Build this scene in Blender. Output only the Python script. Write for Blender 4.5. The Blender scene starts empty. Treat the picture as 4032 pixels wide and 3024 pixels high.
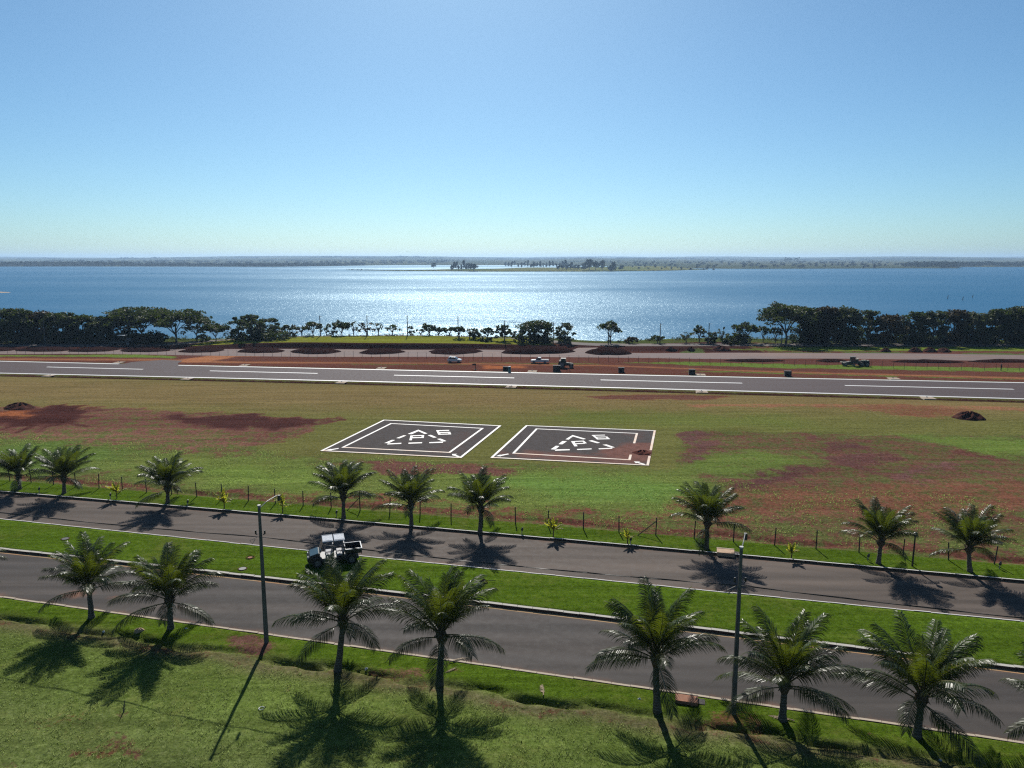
import bpy, bmesh, math, random
import numpy as np
from mathutils import Vector, Matrix, Euler
R = math.radians
rng = random.Random(7)
nrng = np.random.default_rng(7)
scene = bpy.context.scene
col = scene.collection

# ------------------------------------------------------------------ camera
FPX, HZ, CAMH = 2850.0, 1018.0, 22.0          # focal length and horizon row in photo pixels, drone height
PITCH = math.atan((1512 - HZ) / FPX)
cam = bpy.data.cameras.new('camera'); cam_o = bpy.data.objects.new('camera', cam); col.objects.link(cam_o)
cam.sensor_fit = 'HORIZONTAL'; cam.sensor_width = 36.0; cam.lens = 36.0 * FPX / 4032.0
cam.clip_start = 0.1; cam.clip_end = 40000
cam_o.location = (0, 0, CAMH); cam_o.rotation_euler = (R(90) - PITCH, 0, 0)
scene.camera = cam_o

# ------------------------------------------------------------------ sky, sun, exposure
SUN_EL, SUN_AZ = R(40.0), R(-4.4)             # azimuth measured from +Y towards +X
w = bpy.data.worlds.new('World'); scene.world = w; w.use_nodes = True
nt = w.node_tree; nt.nodes.clear()
sky = nt.nodes.new('ShaderNodeTexSky'); sky.sky_type = 'NISHITA'; sky.sun_disc = False
sky.sun_elevation = SUN_EL; sky.sun_rotation = SUN_AZ
sky.altitude = 900; sky.air_density = 0.9; sky.dust_density = 1.3; sky.ozone_density = 6.0
bg = nt.nodes.new('ShaderNodeBackground'); bg.inputs['Strength'].default_value = 0.0725
wb = nt.nodes.new('ShaderNodeMix'); wb.data_type = 'RGBA'; wb.blend_type = 'MULTIPLY'; wb.inputs[0].default_value = 1.0; wb.inputs[7].default_value = (0.735, 0.945, 0.925, 1)   # the camera's cool white balance
wo = nt.nodes.new('ShaderNodeOutputWorld')
nt.links.new(sky.outputs[0], wb.inputs[6]); nt.links.new(wb.outputs[2], bg.inputs[0]); nt.links.new(bg.outputs[0], wo.inputs[0])
sun = bpy.data.lights.new('sun', 'SUN'); sun.energy = 5.0; sun.angle = R(0.53); sun.color = (1.0, 0.955, 0.88)
sun_o = bpy.data.objects.new('sun', sun); col.objects.link(sun_o); sun_o.location = (0, 0, 300)
sdir = Vector((math.sin(SUN_AZ) * math.cos(SUN_EL), math.cos(SUN_AZ) * math.cos(SUN_EL), math.sin(SUN_EL)))
sun_o.rotation_euler = sdir.to_track_quat('Z', 'Y').to_euler()
vs = scene.view_settings
scene.display_settings.display_device = 'sRGB'
vs.view_transform = 'Standard'; vs.look = 'None'; vs.exposure = 0.5; vs.gamma = 1.0; vs.use_curve_mapping = False
cy = scene.cycles
cy.max_bounces = 6; cy.diffuse_bounces = 2; cy.glossy_bounces = 2; cy.transmission_bounces = 3
cy.transparent_max_bounces = 8; cy.volume_bounces = 0; cy.caustics_reflective = False; cy.caustics_refractive = False
cy.sample_clamp_direct = 6.0; cy.sample_clamp_indirect = 3.0
cy.use_denoising = False; scene.cycles.pixel_filter_type = 'BLACKMAN_HARRIS'; scene.cycles.filter_width = 1.25

# ------------------------------------------------------------------ measuring: photo pixel -> point on the ground
CP, SP = math.cos(PITCH), math.sin(PITCH)
def G(u, v, z=0.0):
    a = (u - 2016) / FPX; b = (1512 - v) / FPX
    t = (z - CAMH) / (-SP + b * CP)
    return (a * t, (CP + b * SP) * t)
def mpp(y):                                     # metres per photo pixel at ground distance y
    return (y * CP + CAMH * SP) / FPX

# ------------------------------------------------------------------ helpers
def tag(o, label=None, cat=None, group=None, kind=None):
    if label: o['label'] = label
    if cat: o['category'] = cat
    if group: o['group'] = group
    if kind: o['kind'] = kind
    return o
def link(name, me, parent=None, loc=None, rot=None, scale=None):
    o = bpy.data.objects.new(name, me); col.objects.link(o)
    if parent is not None: o.parent = parent
    if loc is not None: o.location = loc
    if rot is not None: o.rotation_euler = rot
    if scale is not None: o.scale = scale if hasattr(scale, '__len__') else (scale,) * 3
    return o
def empty(name, loc, rz=0.0):
    o = bpy.data.objects.new(name, None); col.objects.link(o)
    o.location = loc; o.rotation_euler = (0, 0, rz); o.empty_display_size = 0.3
    return o
def pydata(name, verts, faces, mats=(), smooth=False):
    me = bpy.data.meshes.new(name)
    me.from_pydata([tuple(v) for v in verts], [], [tuple(f) for f in faces]); me.update()
    for m in (mats if isinstance(mats, (list, tuple)) else [mats]): me.materials.append(m)
    if smooth: me.polygons.foreach_set('use_smooth', [True] * len(me.polygons))
    return me
def nparr(name, V, Q, mat, smooth=False):      # numpy verts (n,3) and polygons (m,k)
    me = bpy.data.meshes.new(name); V = np.asarray(V, np.float32); Q = np.asarray(Q, np.int32)
    k = Q.shape[1]
    me.vertices.add(len(V)); me.vertices.foreach_set('co', V.ravel())
    me.loops.add(Q.size); me.loops.foreach_set('vertex_index', Q.ravel())
    me.polygons.add(len(Q)); me.polygons.foreach_set('loop_start', np.arange(0, Q.size, k, dtype=np.int32))
    me.polygons.foreach_set('loop_total', np.full(len(Q), k, np.int32))
    if smooth: me.polygons.foreach_set('use_smooth', np.ones(len(Q), bool))
    me.materials.append(mat); me.update(calc_edges=True); me.validate()
    return me
class MB:                                      # collects shapes into one mesh
    def __init__(s): s.v = []; s.f = []
    def add(s, vs, fs):
        n = len(s.v); s.v += [tuple(v) for v in vs]; s.f += [tuple(i + n for i in f) for f in fs]; return s
    def box(s, c, d, rz=0.0, taper=(1, 1), shear=(0, 0), M=None):
        hx, hy, hz = d[0] / 2, d[1] / 2, d[2] / 2; ca, sa = math.cos(rz), math.sin(rz); vs = []
        for sz in (-1, 1):
            for sx, sy in ((-1, -1), (1, -1), (1, 1), (-1, 1)):
                tx, ty = (taper if sz > 0 else (1, 1))
                x = sx * hx * tx + (shear[0] if sz > 0 else 0); y = sy * hy * ty + (shear[1] if sz > 0 else 0)
                vs.append(Vector((c[0] + x * ca - y * sa, c[1] + x * sa + y * ca, c[2] + sz * hz)))
        if M is not None: vs = [M @ v for v in vs]
        return s.add(vs, [(3, 2, 1, 0), (4, 5, 6, 7), (0, 1, 5, 4), (1, 2, 6, 5), (2, 3, 7, 6), (3, 0, 4, 7)])
    def tube(s, pts, rad, n=8, cap=True):
        pts = [Vector(p) for p in pts]; rad = rad if hasattr(rad, '__len__') else [rad] * len(pts)
        vs = []; fs = []; prev = None
        for i, p in enumerate(pts):
            t = (pts[min(i + 1, len(pts) - 1)] - pts[max(i - 1, 0)]).normalized()
            if prev is None:
                a = Vector((1, 0, 0)) if abs(t.x) < 0.8 else Vector((0, 1, 0)); prev = (a - t * a.dot(t)).normalized()
            else:
                q = prev - t * prev.dot(t); prev = q.normalized() if q.length > 1e-6 else prev
            b = t.cross(prev)
            for k in range(n):
                an = 2 * math.pi * k / n
                vs.append(p + (prev * math.cos(an) + b * math.sin(an)) * rad[i])
        for i in range(len(pts) - 1):
            for k in range(n):
                k2 = (k + 1) % n; fs.append((i * n + k, i * n + k2, (i + 1) * n + k2, (i + 1) * n + k))
        if cap: fs.append(tuple(range(n - 1, -1, -1))); fs.append(tuple(range((len(pts) - 1) * n, len(pts) * n)))
        return s.add(vs, fs)
    def prism(s, outline, y0, y1):             # outline in XZ, extruded along Y
        n = len(outline); vs = [(x, y0, z) for x, z in outline] + [(x, y1, z) for x, z in outline]
        fs = [tuple(range(n)), tuple(range(2 * n - 1, n - 1, -1))] + [(i, i + n, (i + 1) % n + n, (i + 1) % n) for i in range(n)]
        return s.add(vs, fs)
    def mesh(s, name, mat, smooth=False, bevel=0.0):
        me = pydata(name, s.v, s.f, mat, smooth)
        bm = bmesh.new(); bm.from_mesh(me); bmesh.ops.recalc_face_normals(bm, faces=bm.faces)
        if bevel > 0: bmesh.ops.bevel(bm, geom=bm.edges[:], offset=bevel, segments=2, affect='EDGES', profile=0.5, clamp_overlap=True)
        bm.to_mesh(me); bm.free()
        return me
    def build(s, name, mat, parent=None, smooth=False, bevel=0.0, **k):
        return link(name, s.mesh(name, mat, smooth, bevel), parent, **k)

# ------------------------------------------------------------------ materials
ALB = 0.73                                      # base colours are measured at exposure 0; the picture is exposed half a stop up
class NT:
    def __init__(s, name):
        s.m = bpy.data.materials.new(name); s.m.use_nodes = True; s.t = s.m.node_tree; s.t.nodes.clear()
        s.out = s.t.nodes.new('ShaderNodeOutputMaterial')
        s.p = s.t.nodes.new('ShaderNodeBsdfPrincipled'); s.l(s.p.outputs[0], s.out.inputs['Surface'])
        s.tc = s.t.nodes.new('ShaderNodeTexCoord')
    def l(s, a, b): s.t.links.new(a, b)
    def setin(s, sock, v):
        if hasattr(v, 'is_output'): s.l(v, sock)
        elif hasattr(v, '__len__') and sock.type == 'RGBA' and len(v) == 3: sock.default_value = (*v, 1)
        else: sock.default_value = v
    def noise(s, scale, detail=4, rough=0.55, vec=None, stretch=None, dist=0.0, w=None):
        n = s.t.nodes.new('ShaderNodeTexNoise')
        v = vec if vec is not None else s.tc.outputs['Object']
        if stretch is not None:
            mp = s.t.nodes.new('ShaderNodeMapping'); mp.inputs['Scale'].default_value = stretch[:3]
            if len(stretch) > 3: mp.inputs['Rotation'].default_value = (0, 0, stretch[3])
            s.l(v, mp.inputs[0]); v = mp.outputs[0]
        s.l(v, n.inputs['Vector']); n.inputs['Scale'].default_value = scale; n.inputs['Detail'].default_value = detail
        n.inputs['Roughness'].default_value = rough; n.inputs['Distortion'].default_value = dist
        return n.outputs[0]
    def math(s, op, a, b=0.0, c=None, clamp=False):
        n = s.t.nodes.new('ShaderNodeMath'); n.operation = op; n.use_clamp = clamp
        s.setin(n.inputs[0], a); s.setin(n.inputs[1], b)
        if c is not None: s.setin(n.inputs[2], c)
        return n.outputs[0]
    def mr(s, v, a, b, c=0.0, d=1.0, smooth=False):
        n = s.t.nodes.new('ShaderNodeMapRange'); n.interpolation_type = 'SMOOTHSTEP' if smooth else 'LINEAR'
        s.setin(n.inputs[0], v)
        for i, x in enumerate((a, b, c, d)): s.setin(n.inputs[i + 1], x)
        return n.outputs[0]
    def mix(s, f, a, b, mode='MIX'):
        n = s.t.nodes.new('ShaderNodeMix'); n.data_type = 'RGBA'; n.blend_type = mode
        s.setin(n.inputs[0], f); s.setin(n.inputs[6], a); s.setin(n.inputs[7], b); return n.outputs[2]
    def scale(s, c, f):                        # colour times scalar socket
        n = s.t.nodes.new('ShaderNodeVectorMath'); n.operation = 'SCALE'; s.setin(n.inputs[0], c); s.setin(n.inputs['Scale'], f); return n.outputs[0]
    def attr(s, name, out='Color'):
        n = s.t.nodes.new('ShaderNodeAttribute'); n.attribute_name = name; return n.outputs[out]
    def bump(s, h, strength=0.5, dist=0.05):
        n = s.t.nodes.new('ShaderNodeBump'); n.inputs['Strength'].default_value = strength; n.inputs['Distance'].default_value = dist
        s.l(h, n.inputs['Height']); s.l(n.outputs[0], s.p.inputs['Normal']); return n.outputs[0]
    def set(s, **k):
        for key, v in k.items():
            if key == 'Base_Color': v = s.scale(v, ALB)
            s.setin(s.p.inputs[key.replace('_', ' ')], v)
        return s
def simple(name, base, rough=0.6, var=0.25, scale=6.0, metallic=0.0, spec=0.5, tint=None, bump=0.0, bscale=30.0):
    n = NT(name); a = n.noise(scale, 4)
    c = n.scale(base, n.mr(a, 0.25, 0.75, 1 - var, 1 + var))
    if tint is not None: c = n.mix(n.mr(n.noise(scale * 0.37, 5, 0.65), 0.5, 0.72, 0, 0.7), c, tint)
    n.set(Base_Color=c, Roughness=n.mr(n.noise(scale * 2.3, 3), 0.3, 0.7, max(rough - 0.08, 0.02), min(rough + 0.08, 1)), Metallic=metallic)
    n.p.inputs['Specular IOR Level'].default_value = spec
    if bump > 0: n.bump(n.noise(bscale, 4), bump, 0.02)
    return n.m
def asphalt(name, base, dusty, rough=0.75, stretch=(0.03, 0.6, 1, 0.236), amt=0.5, dust=None):
    n = NT(name); P = n.tc.outputs['Object']
    big = n.noise(1.0, 4, 0.55, stretch=stretch)
    patch = n.noise(0.09, 5, 0.6); fine = n.noise(26, 2, 0.7); mid = n.noise(2.2, 5, 0.6)
    c = n.scale(base, n.mr(mid, 0.25, 0.75, 0.86, 1.14))
    c = n.mix(n.mr(big, 0.42, 0.72, 0.0, amt, True), c, dusty)
    c = n.mix(n.mr(patch, 0.55, 0.7, 0.0, 0.35, True), c, tuple(x * 0.72 for x in base))
    c = n.scale(c, n.mr(fine, 0.2, 0.8, 0.82, 1.18))
    if dust:
        msk = n.mr(n.math('SUBTRACT', n.attr('soil', 'Fac'), n.math('ADD', n.math('MULTIPLY', n.noise(0.8, 5, 0.7), 0.6), n.math('MULTIPLY', n.noise(5, 4, 0.7), 0.4))), -0.28, 0.25, 0, 0.85, True)
        c = n.scale(c, n.mr(n.attr('track', 'Fac'), 0, 1, 1.05, 0.86)); c = n.mix(msk, c, dust); wv = n.noise(1.0, 3, 0.5, stretch=(0.012, 1.1, 1, stretch[3])); c = n.scale(c, n.mr(wv, 0.35, 0.65, 0.80, 1.14))
        vo = n.t.nodes.new('ShaderNodeTexVoronoi'); vo.feature = 'DISTANCE_TO_EDGE'; vo.inputs['Scale'].default_value = 0.22; mpv = n.t.nodes.new('ShaderNodeMixRGB'); mpv.inputs[0].default_value = 0.25
        n.l(n.tc.outputs['Object'], mpv.inputs[1]); nn2 = n.t.nodes.new('ShaderNodeTexNoise'); nn2.inputs['Scale'].default_value = 1.1; nn2.inputs['Detail'].default_value = 5; n.l(nn2.outputs[1], mpv.inputs[2]); n.l(n.tc.outputs['Object'], nn2.inputs[0])
        n.l(mpv.outputs[0], vo.inputs['Vector']); c = n.mix(n.mr(vo.outputs[0], 0.0, 0.010, 0.14, 0.0), c, (0.028, 0.026, 0.025))
    n.set(Base_Color=c, Roughness=n.mr(mid, 0.3, 0.7, rough - 0.08, rough + 0.1)); n.p.inputs['Specular IOR Level'].default_value = 0.06
    n.bump(fine, 0.25, 0.01)
    return n.m
def paint(name, base=(0.78, 0.78, 0.76), stain=(0.55, 0.26, 0.12), amt=0.15, under=(0.09, 0.085, 0.085), wear=0.3):
    n = NT(name)
    c = n.mix(n.mr(n.noise(0.5, 6, 0.65), 0.62 - amt, 0.8 - amt, 0, 0.9 if amt > 0.2 else 0.4), base, stain)
    c = n.mix(n.mr(n.noise(7.0, 6, 0.75), 0.62, 0.72, 0, wear), c, under)
    n.set(Base_Color=c, Roughness=0.6)
    return n.m
M = {}
M['conc'] = simple('concrete', (0.42, 0.40, 0.36), 0.85, 0.2, 3.0, tint=(0.24, 0.2, 0.16), bump=0.3, spec=0.1)
M['kerb'] = simple('kerb_concrete', (0.50, 0.47, 0.42), 0.85, 0.25, 1.3, tint=(0.30, 0.19, 0.12), bump=0.3, spec=0.1)
M['kerb_white'] = simple('kerb_limewash', (0.66, 0.65, 0.62), 0.8, 0.15, 1.3, tint=(0.42, 0.33, 0.26), spec=0.1)
M['kerb_soiled'] = simple('kerb_soiled', (0.50, 0.42, 0.33), 0.9, 0.3, 0.9, tint=(0.33, 0.13, 0.06), bump=0.3, spec=0.1)
M['gutter'] = simple('gutter_concrete', (0.40, 0.27, 0.15), 0.9, 0.25, 0.7, tint=(0.42, 0.18, 0.07), spec=0.1)
M['asphalt'] = asphalt('road_asphalt', (0.074, 0.066, 0.062), (0.097, 0.081, 0.072), dust=(0.20, 0.095, 0.058))
M['asphalt_far'] = asphalt('far_road_asphalt', (0.106, 0.086, 0.074), (0.140, 0.110, 0.092), dust=(0.20, 0.105, 0.07))
M['runway'] = asphalt('runway_asphalt', (0.084, 0.064, 0.065), (0.110, 0.083, 0.082), stretch=(0.015, 0.5, 1, 0.14))
M['taxi'] = asphalt('taxiway_surface', (0.19, 0.145, 0.138), (0.245, 0.165, 0.135), 0.85, (0.03, 0.4, 1, 0.08), 0.8)
M['shore_road'] = asphalt('shore_road_surface', (0.145, 0.125, 0.118), (0.19, 0.15, 0.13), 0.85, (0.03, 0.4, 1, 0.02), 0.7)
M['white_line'] = paint('runway_paint', (0.66, 0.655, 0.645), amt=0.03, wear=0.45)

# ------------------------------------------------------------------ lines of the place (y as a function of x)
def curve(pts, deg=2):
    P = np.array([G(*p) for p in pts]); c = np.polyfit(P[:, 0], P[:, 1], deg)
    x0, x1 = P[:, 0].min(), P[:, 0].max(); d = np.polyder(c)
    def f(x):
        x = np.asarray(x, float); xc = np.clip(x, x0, x1)
        return np.polyval(c, xc) + np.polyval(d, xc) * (x - xc)
    return f
road_far_far = curve([(0, 1934), (500, 1976), (1000, 2020), (1500, 2061), (2016, 2105), (2500, 2149), (3000, 2192), (3500, 2237), (4032, 2287)])
road_far_near = curve([(0, 2042), (620, 2108), (1200, 2166), (1400, 2185), (2000, 2247), (2632, 2311), (3300, 2374), (4032, 2447)])
road_near_far = curve([(0, 2160), (280, 2192), (900, 2258), (1300, 2300), (2000, 2384), (2500, 2445), (3100, 2515), (4032, 2630)])
road_near_near = curve([(0, 2352), (400, 2405), (1000, 2487), (1300, 2532), (1800, 2605), (2500, 2705), (3000, 2780), (3600, 2862), (4032, 2922)])
rw_near = curve([(0, 1471), (700, 1487), (1300, 1501), (2100, 1520), (2900, 1542), (4032, 1573)])
rw_far = curve([(0, 1421), (700, 1438), (1300, 1450), (2000, 1465), (2700, 1480), (4032, 1506)])
fence_line = curve([(39, 1893), (211, 1907), (390, 1926), (577, 1942), (775, 1957), (978, 1972), (1194, 1989), (1418, 2010), (2030, 2055), (2159, 2068), (2437, 2098), (2733, 2126), (3050, 2152), (3382, 2177), (3735, 2204), (3915, 2218)])
WATER_Z = -4.0
def shore_y(x):
    x = np.asarray(x, float)
    return 199 + 3.0 * np.sin(x / 23.0) + 2.0 * np.sin(x / 9.0 + 1) - 6 * np.exp(-((x - 24) / 13) ** 2)
def sstep(a, b, x):
    t = np.clip((np.asarray(x, float) - a) / (b - a), 0, 1); return t * t * (3 - 2 * t)
def bank_y(x):                                  # foot of the cut bank below the green field
    x = np.asarray(x, float)
    return 177.0 + 1.5 * np.sin(x / 14.0) + 0.02 * (x + 35)
def hill(x): return sstep(-100, -50, x) * (1 - sstep(-25, 32, x))
def hnoise(x, y, s, seed=0):
    return (np.sin(x * s + seed) * np.cos(y * s * 1.13 + seed * 1.7) + 0.6 * np.sin(x * s * 2.17 + y * s * 0.7 + seed * 3.1)
            + 0.4 * np.cos(y * s * 2.9 - x * s * 1.3 + seed * 0.7)) / 2.0
def zground(x, y):
    x = np.asarray(x, float); y = np.asarray(y, float)
    z = np.zeros(np.broadcast(x, y).shape) + 0.0
    # sunk carriageways
    z = np.where((y > road_far_near(x)) & (y < road_far_far(x)), -0.16, z)
    z = np.where((y > road_near_near(x)) & (y < road_near_far(x)), -0.16, z)
    # gentle unevenness of the rough fields and of the foreground
    rough = sstep(0.3, 5, y - fence_line(x)) * (1 - sstep(-14, -3, y - rw_near(x)))
    rough = rough * (1 - sstep(70, 74, y) * (1 - sstep(100, 104, y)) * sstep(-28, -24, x) * (1 - sstep(21, 25, x)))
    z = z + rough * 0.10 * hnoise(x, y, 0.35, 2)
    fg = sstep(0.5, 3.5, road_near_near(x) - y)
    z = z + fg * (0.07 * hnoise(x, y, 0.8, 5) + 0.03 * hnoise(x, y, 2.6, 9))
    # eroded channel in front of the near kerb and a second one along the fence
    d = road_near_near(x) - y - 2.3 - 0.25 * np.sin(x * 0.9) - 0.15 * np.sin(x * 2.3 + 1)
    z = z - 0.46 * np.exp(-(d / 0.22) ** 2) * (0.68 + 0.32 * np.sin(x * 0.55 + 0.8)) * sstep(-60, -50, x)
    d = y - fence_line(x) - 1.2 - 0.3 * np.sin(x * 0.5)
    z = z - 0.25 * np.exp(-(d / 0.45) ** 2) * (0.55 + 0.45 * np.sin(x * 0.37))
    # drainage ditch along the runway
    d = rw_near(x) - y - 1.9
    z = z - 0.35 * np.exp(-(d / 0.6) ** 2)
    # bank and field hill
    h = hill(x); yb = bank_y(x)
    z = z + h * (1.35 * sstep(0, 2.6, y - yb) + 0.75 * sstep(3, 20, y - yb))
    z = z - h * 1.1 * sstep(190.5, 195.5, y)
    # soil berm right of the taxiway branch and low bank on the right side
    z = z + 0.9 * sstep(30, 36, x) * (1 - sstep(44, 52, x)) * np.exp(-((y - 174.5) / 2.2) ** 2)
    # shore drops into the lake
    ds = y - shore_y(x)
    z = z - 8.0 * sstep(0, 22, ds)
    return z
def gz(x, y): return float(zground(x, y))
def at(u, v, z=None):                           # world point of the ground seen at a photo pixel
    zz = 0.0
    for _ in range(6):
        x, y = G(u, v, zz); zz = gz(x, y)
    if y > 197.5:                               # the ray clears the crest: stand the thing on the crest itself
        y = 191.0; x = (u - 2016) / FPX * (y * CP + (CAMH - 2.0) * SP); zz = gz(x, y)
    return Vector((x, y, zz if z is None else z))

# ------------------------------------------------------------------ ground: one sheet whose rows follow the kerbs
def gridlines():
    xs = np.concatenate([[-700, -450, -300, -220, -170], np.arange(-140, 140.1, 0.7), [170, 220, 300, 450, 700]])
    e = 0.03
    rows = []                                    # each row is a function y(x)
    def between(f0, f1, n, first=True):
        for i in range(0 if first else 1, n + 1):
            t = i / n; rows.append(lambda x, t=t: f0(x) * (1 - t) + f1(x) * t)
    c = lambda y: (lambda x: np.zeros_like(x) + y)
    off = lambda f, d: (lambda x: f(x) + d)
    between(lambda x: road_near_near(x) - 90, lambda x: road_near_near(x) - 24, 14)
    between(lambda x: road_near_near(x) - 24, lambda x: road_near_near(x) - 4.0, 72, False)
    between(off(road_near_near, -4.0), off(road_near_near, -0.1 - e), 34, False)
    between(off(road_near_near, -0.1 + e), off(road_near_far, 0.1 - e), 6)
    between(off(road_near_far, 0.1 + e), off(road_far_near, -0.1 - e), 14)
    between(off(road_far_near, -0.1 + e), off(road_far_far, 0.1 - e), 6)
    between(off(road_far_far, 0.1 + e), off(fence_line, 0.3), 14)
    between(off(fence_line, 0.3), off(fence_line, 3.0), 12, False)
    between(off(fence_line, 3.0), off(rw_near, -4.0), 125, False)
    between(off(rw_near, -4.0), rw_near, 14, False)
    between(rw_near, rw_far, 14, False)
    between(rw_far, off(rw_far, 24), 34, False)
    between(off(rw_far, 24), lambda x: bank_y(x) - 1, 16, False)
    between(lambda x: bank_y(x) - 1, lambda x: bank_y(x) + 4, 14, False)
    between(lambda x: bank_y(x) + 4, shore_y, 20, False)
    between(shore_y, off(shore_y, 26), 10, False)
    return xs, rows
XS, ROWS = gridlines()
GX = np.tile(XS, (len(ROWS), 1)); GY = np.array([np.maximum(r(XS), -60 + i * 0.01) for i, r in enumerate(ROWS)])
GY = np.maximum.accumulate(GY, axis=0)
GZ = zground(GX, GY)
def sink(f_lo, f_hi):                            # clean step under the kerb stones
    m = (GY > f_lo(GX) - 0.1) & (GY < f_hi(GX) + 0.1); GZ[m] = -0.16
sink(road_near_near, road_near_far); sink(road_far_near, road_far_far)
gx, gy = GX.ravel(), GY.ravel()
N = len(gx)
gcol = np.empty((N, 3)); scol = np.empty((N, 3)); soil = np.zeros(N)
LAWN = (0.066, 0.112, 0.010); WEED = (0.108, 0.150, 0.034); OLIVE = (0.188, 0.140, 0.060); FIELD = (0.185, 0.200, 0.028)
RED = (0.125, 0.053, 0.043); DARK = (0.060, 0.022, 0.019); ORANGE = (0.31, 0.135, 0.07); PINK = (0.185, 0.088, 0.070)
def zone(m, g=None, s=None, soilv=None, a=1.0):
    m = np.asarray(m, float) * a
    if g is not None: gcol[:] = gcol * (1 - m[:, None]) + np.array(g) * m[:, None]
    if s is not None: scol[:] = scol * (1 - m[:, None]) + np.array(s) * m[:, None]
    if soilv is not None: soil[:] = soil * (1 - m) + soilv * m
warpx = 1.2 * hnoise(gx, gy, 0.45, 1) + 0.7 * hnoise(gx, gy, 1.3, 4); warpy = 1.2 * hnoise(gx, gy, 0.5, 11) + 0.7 * hnoise(gx, gy, 1.4, 14)
def poly_mask(px, py, P, soft):
    d = np.full(len(px), 1e9); inside = np.zeros(len(px), bool); n = len(P)
    for i in range(n):
        x0, y0 = P[i]; x1, y1 = P[(i + 1) % n]
        ex, ey = x1 - x0, y1 - y0
        t = np.clip(((px - x0) * ex + (py - y0) * ey) / (ex * ex + ey * ey + 1e-9), 0, 1)
        d = np.minimum(d, np.hypot(px - x0 - t * ex, py - y0 - t * ey))
        c = ((y0 > py) != (y1 > py))
        with np.errstate(divide='ignore', invalid='ignore'):
            inside ^= c & (px < (x1 - x0) * (py - y0) / (y1 - y0 + 1e-12) + x0)
    return sstep(-soft, soft, np.where(inside, d, -d))
def patch(pts, soft=1.5, warp=1.0, **k):
    if warp >= 1.0: soft *= 1.7; warp *= 1.5
    P = np.array([G(*p) for p in pts]); mg = soft + 4 * warp
    idx = np.where((gx > P[:, 0].min() - mg) & (gx < P[:, 0].max() + mg) & (gy > P[:, 1].min() - mg) & (gy < P[:, 1].max() + mg))[0]
    m = np.zeros(N); m[idx] = poly_mask(gx[idx] + warp * warpx[idx], gy[idx] + warp * warpy[idx], P, soft); zone(m, **k)
zone(np.ones(N), WEED, RED, 0.12)
nn, nf, fn, ff, fl = road_near_near(gx), road_near_far(gx), road_far_near(gx), road_far_far(gx), fence_line(gx)
rn, rf = rw_near(gx), rw_far(gx)
# foreground verge
zone(sstep(-2.6, -1.6, gy - nn + 0.25 * warpx), LAWN, soilv=0.02)
zone(np.exp(-((gy - nn + 3.0 + 0.3 * warpx) / 0.8) ** 2), (0.12, 0.105, 0.055), (0.10, 0.05, 0.032), 0.42, 0.85)
zone((gy > nn) & (gy < fl + 0.2), LAWN, soilv=0.0)
# rough field behind the fence
D = (gy > fl + 0.2) & (gy < rn)
zone(D, (0.100, 0.122, 0.036), RED, 0.44)
zone(np.exp(-((gy - fl - 1.6 + 0.4 * warpx) / 0.7) ** 2) * (gy > fl - 1), s=(0.12, 0.048, 0.036), soilv=0.62)
patch([(-500, 1740), (300, 1745), (540, 1790), (350, 1860), (-500, 1860)], 2, g=(0.10, 0.155, 0.035), soilv=0.22)
patch([(2690, 1700), (4500, 1720), (4500, 2060), (3300, 2120), (2750, 2060)], 2, g=(0.094, 0.100, 0.036), s=(0.130, 0.060, 0.046), soilv=0.48)
patch([(2900, 1930), (3500, 1900), (4500, 1880), (4500, 2010), (3600, 2050), (2900, 2020)], 1.5, s=(0.155, 0.068, 0.045), soilv=0.56)
patch([(1900, 1850), (2700, 1850), (2850, 1950), (2700, 2010), (2300, 2020), (1900, 2005), (1000, 1935), (620, 1905), (380, 1830), (620, 1790), (1000, 1800), (1400, 1840)], 1.4, g=(0.128, 0.165, 0.040), soilv=0.26)
patch([(1850, 1880), (2500, 1870), (2760, 1930), (2600, 1975), (2200, 1970)], 1.4, g=(0.128, 0.215, 0.046), soilv=0.14, a=0.9)
patch([(700, 1850), (1050, 1840), (1350, 1890), (1250, 1925), (900, 1900)], 1.2, g=(0.14, 0.205, 0.042), soilv=0.16, a=0.9)
patch([(2600, 1960), (3000, 1960), (2900, 2050), (2500, 2030)], 1.2, s=(0.16, 0.06, 0.045), soilv=0.5)
patch([(1150, 1930), (1900, 1975), (2500, 2030), (2300, 2045), (1500, 1990), (1100, 1950)], 0.8, s=(0.16, 0.06, 0.045), soilv=0.5)
# mown olive strip
patch([(-800, 1462), (4800, 1575), (4800, 1722), (3900, 1712), (3500, 1712), (3000, 1700), (2690, 1692), (2660, 1850), (1800, 1815), (1100, 1795), (1000, 1760), (1330, 1655), (1150, 1640), (600, 1618), (0, 1600), (-800, 1580)], 0.7, 0.3, g=(0.135, 0.135, 0.042), s=(0.19, 0.095, 0.05), soilv=0.16)
patch([(-800, 1462), (4800, 1575), (4800, 1650), (3000, 1612), (2000, 1622), (1000, 1615), (-800, 1575)], 5.0, g=OLIVE, s=(0.22, 0.10, 0.045), soilv=0.24)
patch([(2700, 1590), (3400, 1590), (4800, 1615), (4800, 1640), (3400, 1603), (2700, 1602)], 0.6, 0.4, s=(0.24, 0.115, 0.068), soilv=0.56)
patch([(2300, 1560), (2600, 1552), (2900, 1560), (2750, 1576), (2350, 1572)], 0.8, 0.5, s=(0.12, 0.055, 0.042), soilv=0.7)
patch([(3250, 1600), (3600, 1590), (3860, 1620), (3800, 1650), (3560, 1640)], 1.2, s=(0.17, 0.078, 0.048), soilv=0.6)
patch([(2250, 1618), (3100, 1640), (3250, 1690), (2500, 1680), (2150, 1650)], 2.0, g=(0.120, 0.145, 0.036), soilv=0.06, a=0.8)
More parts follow.
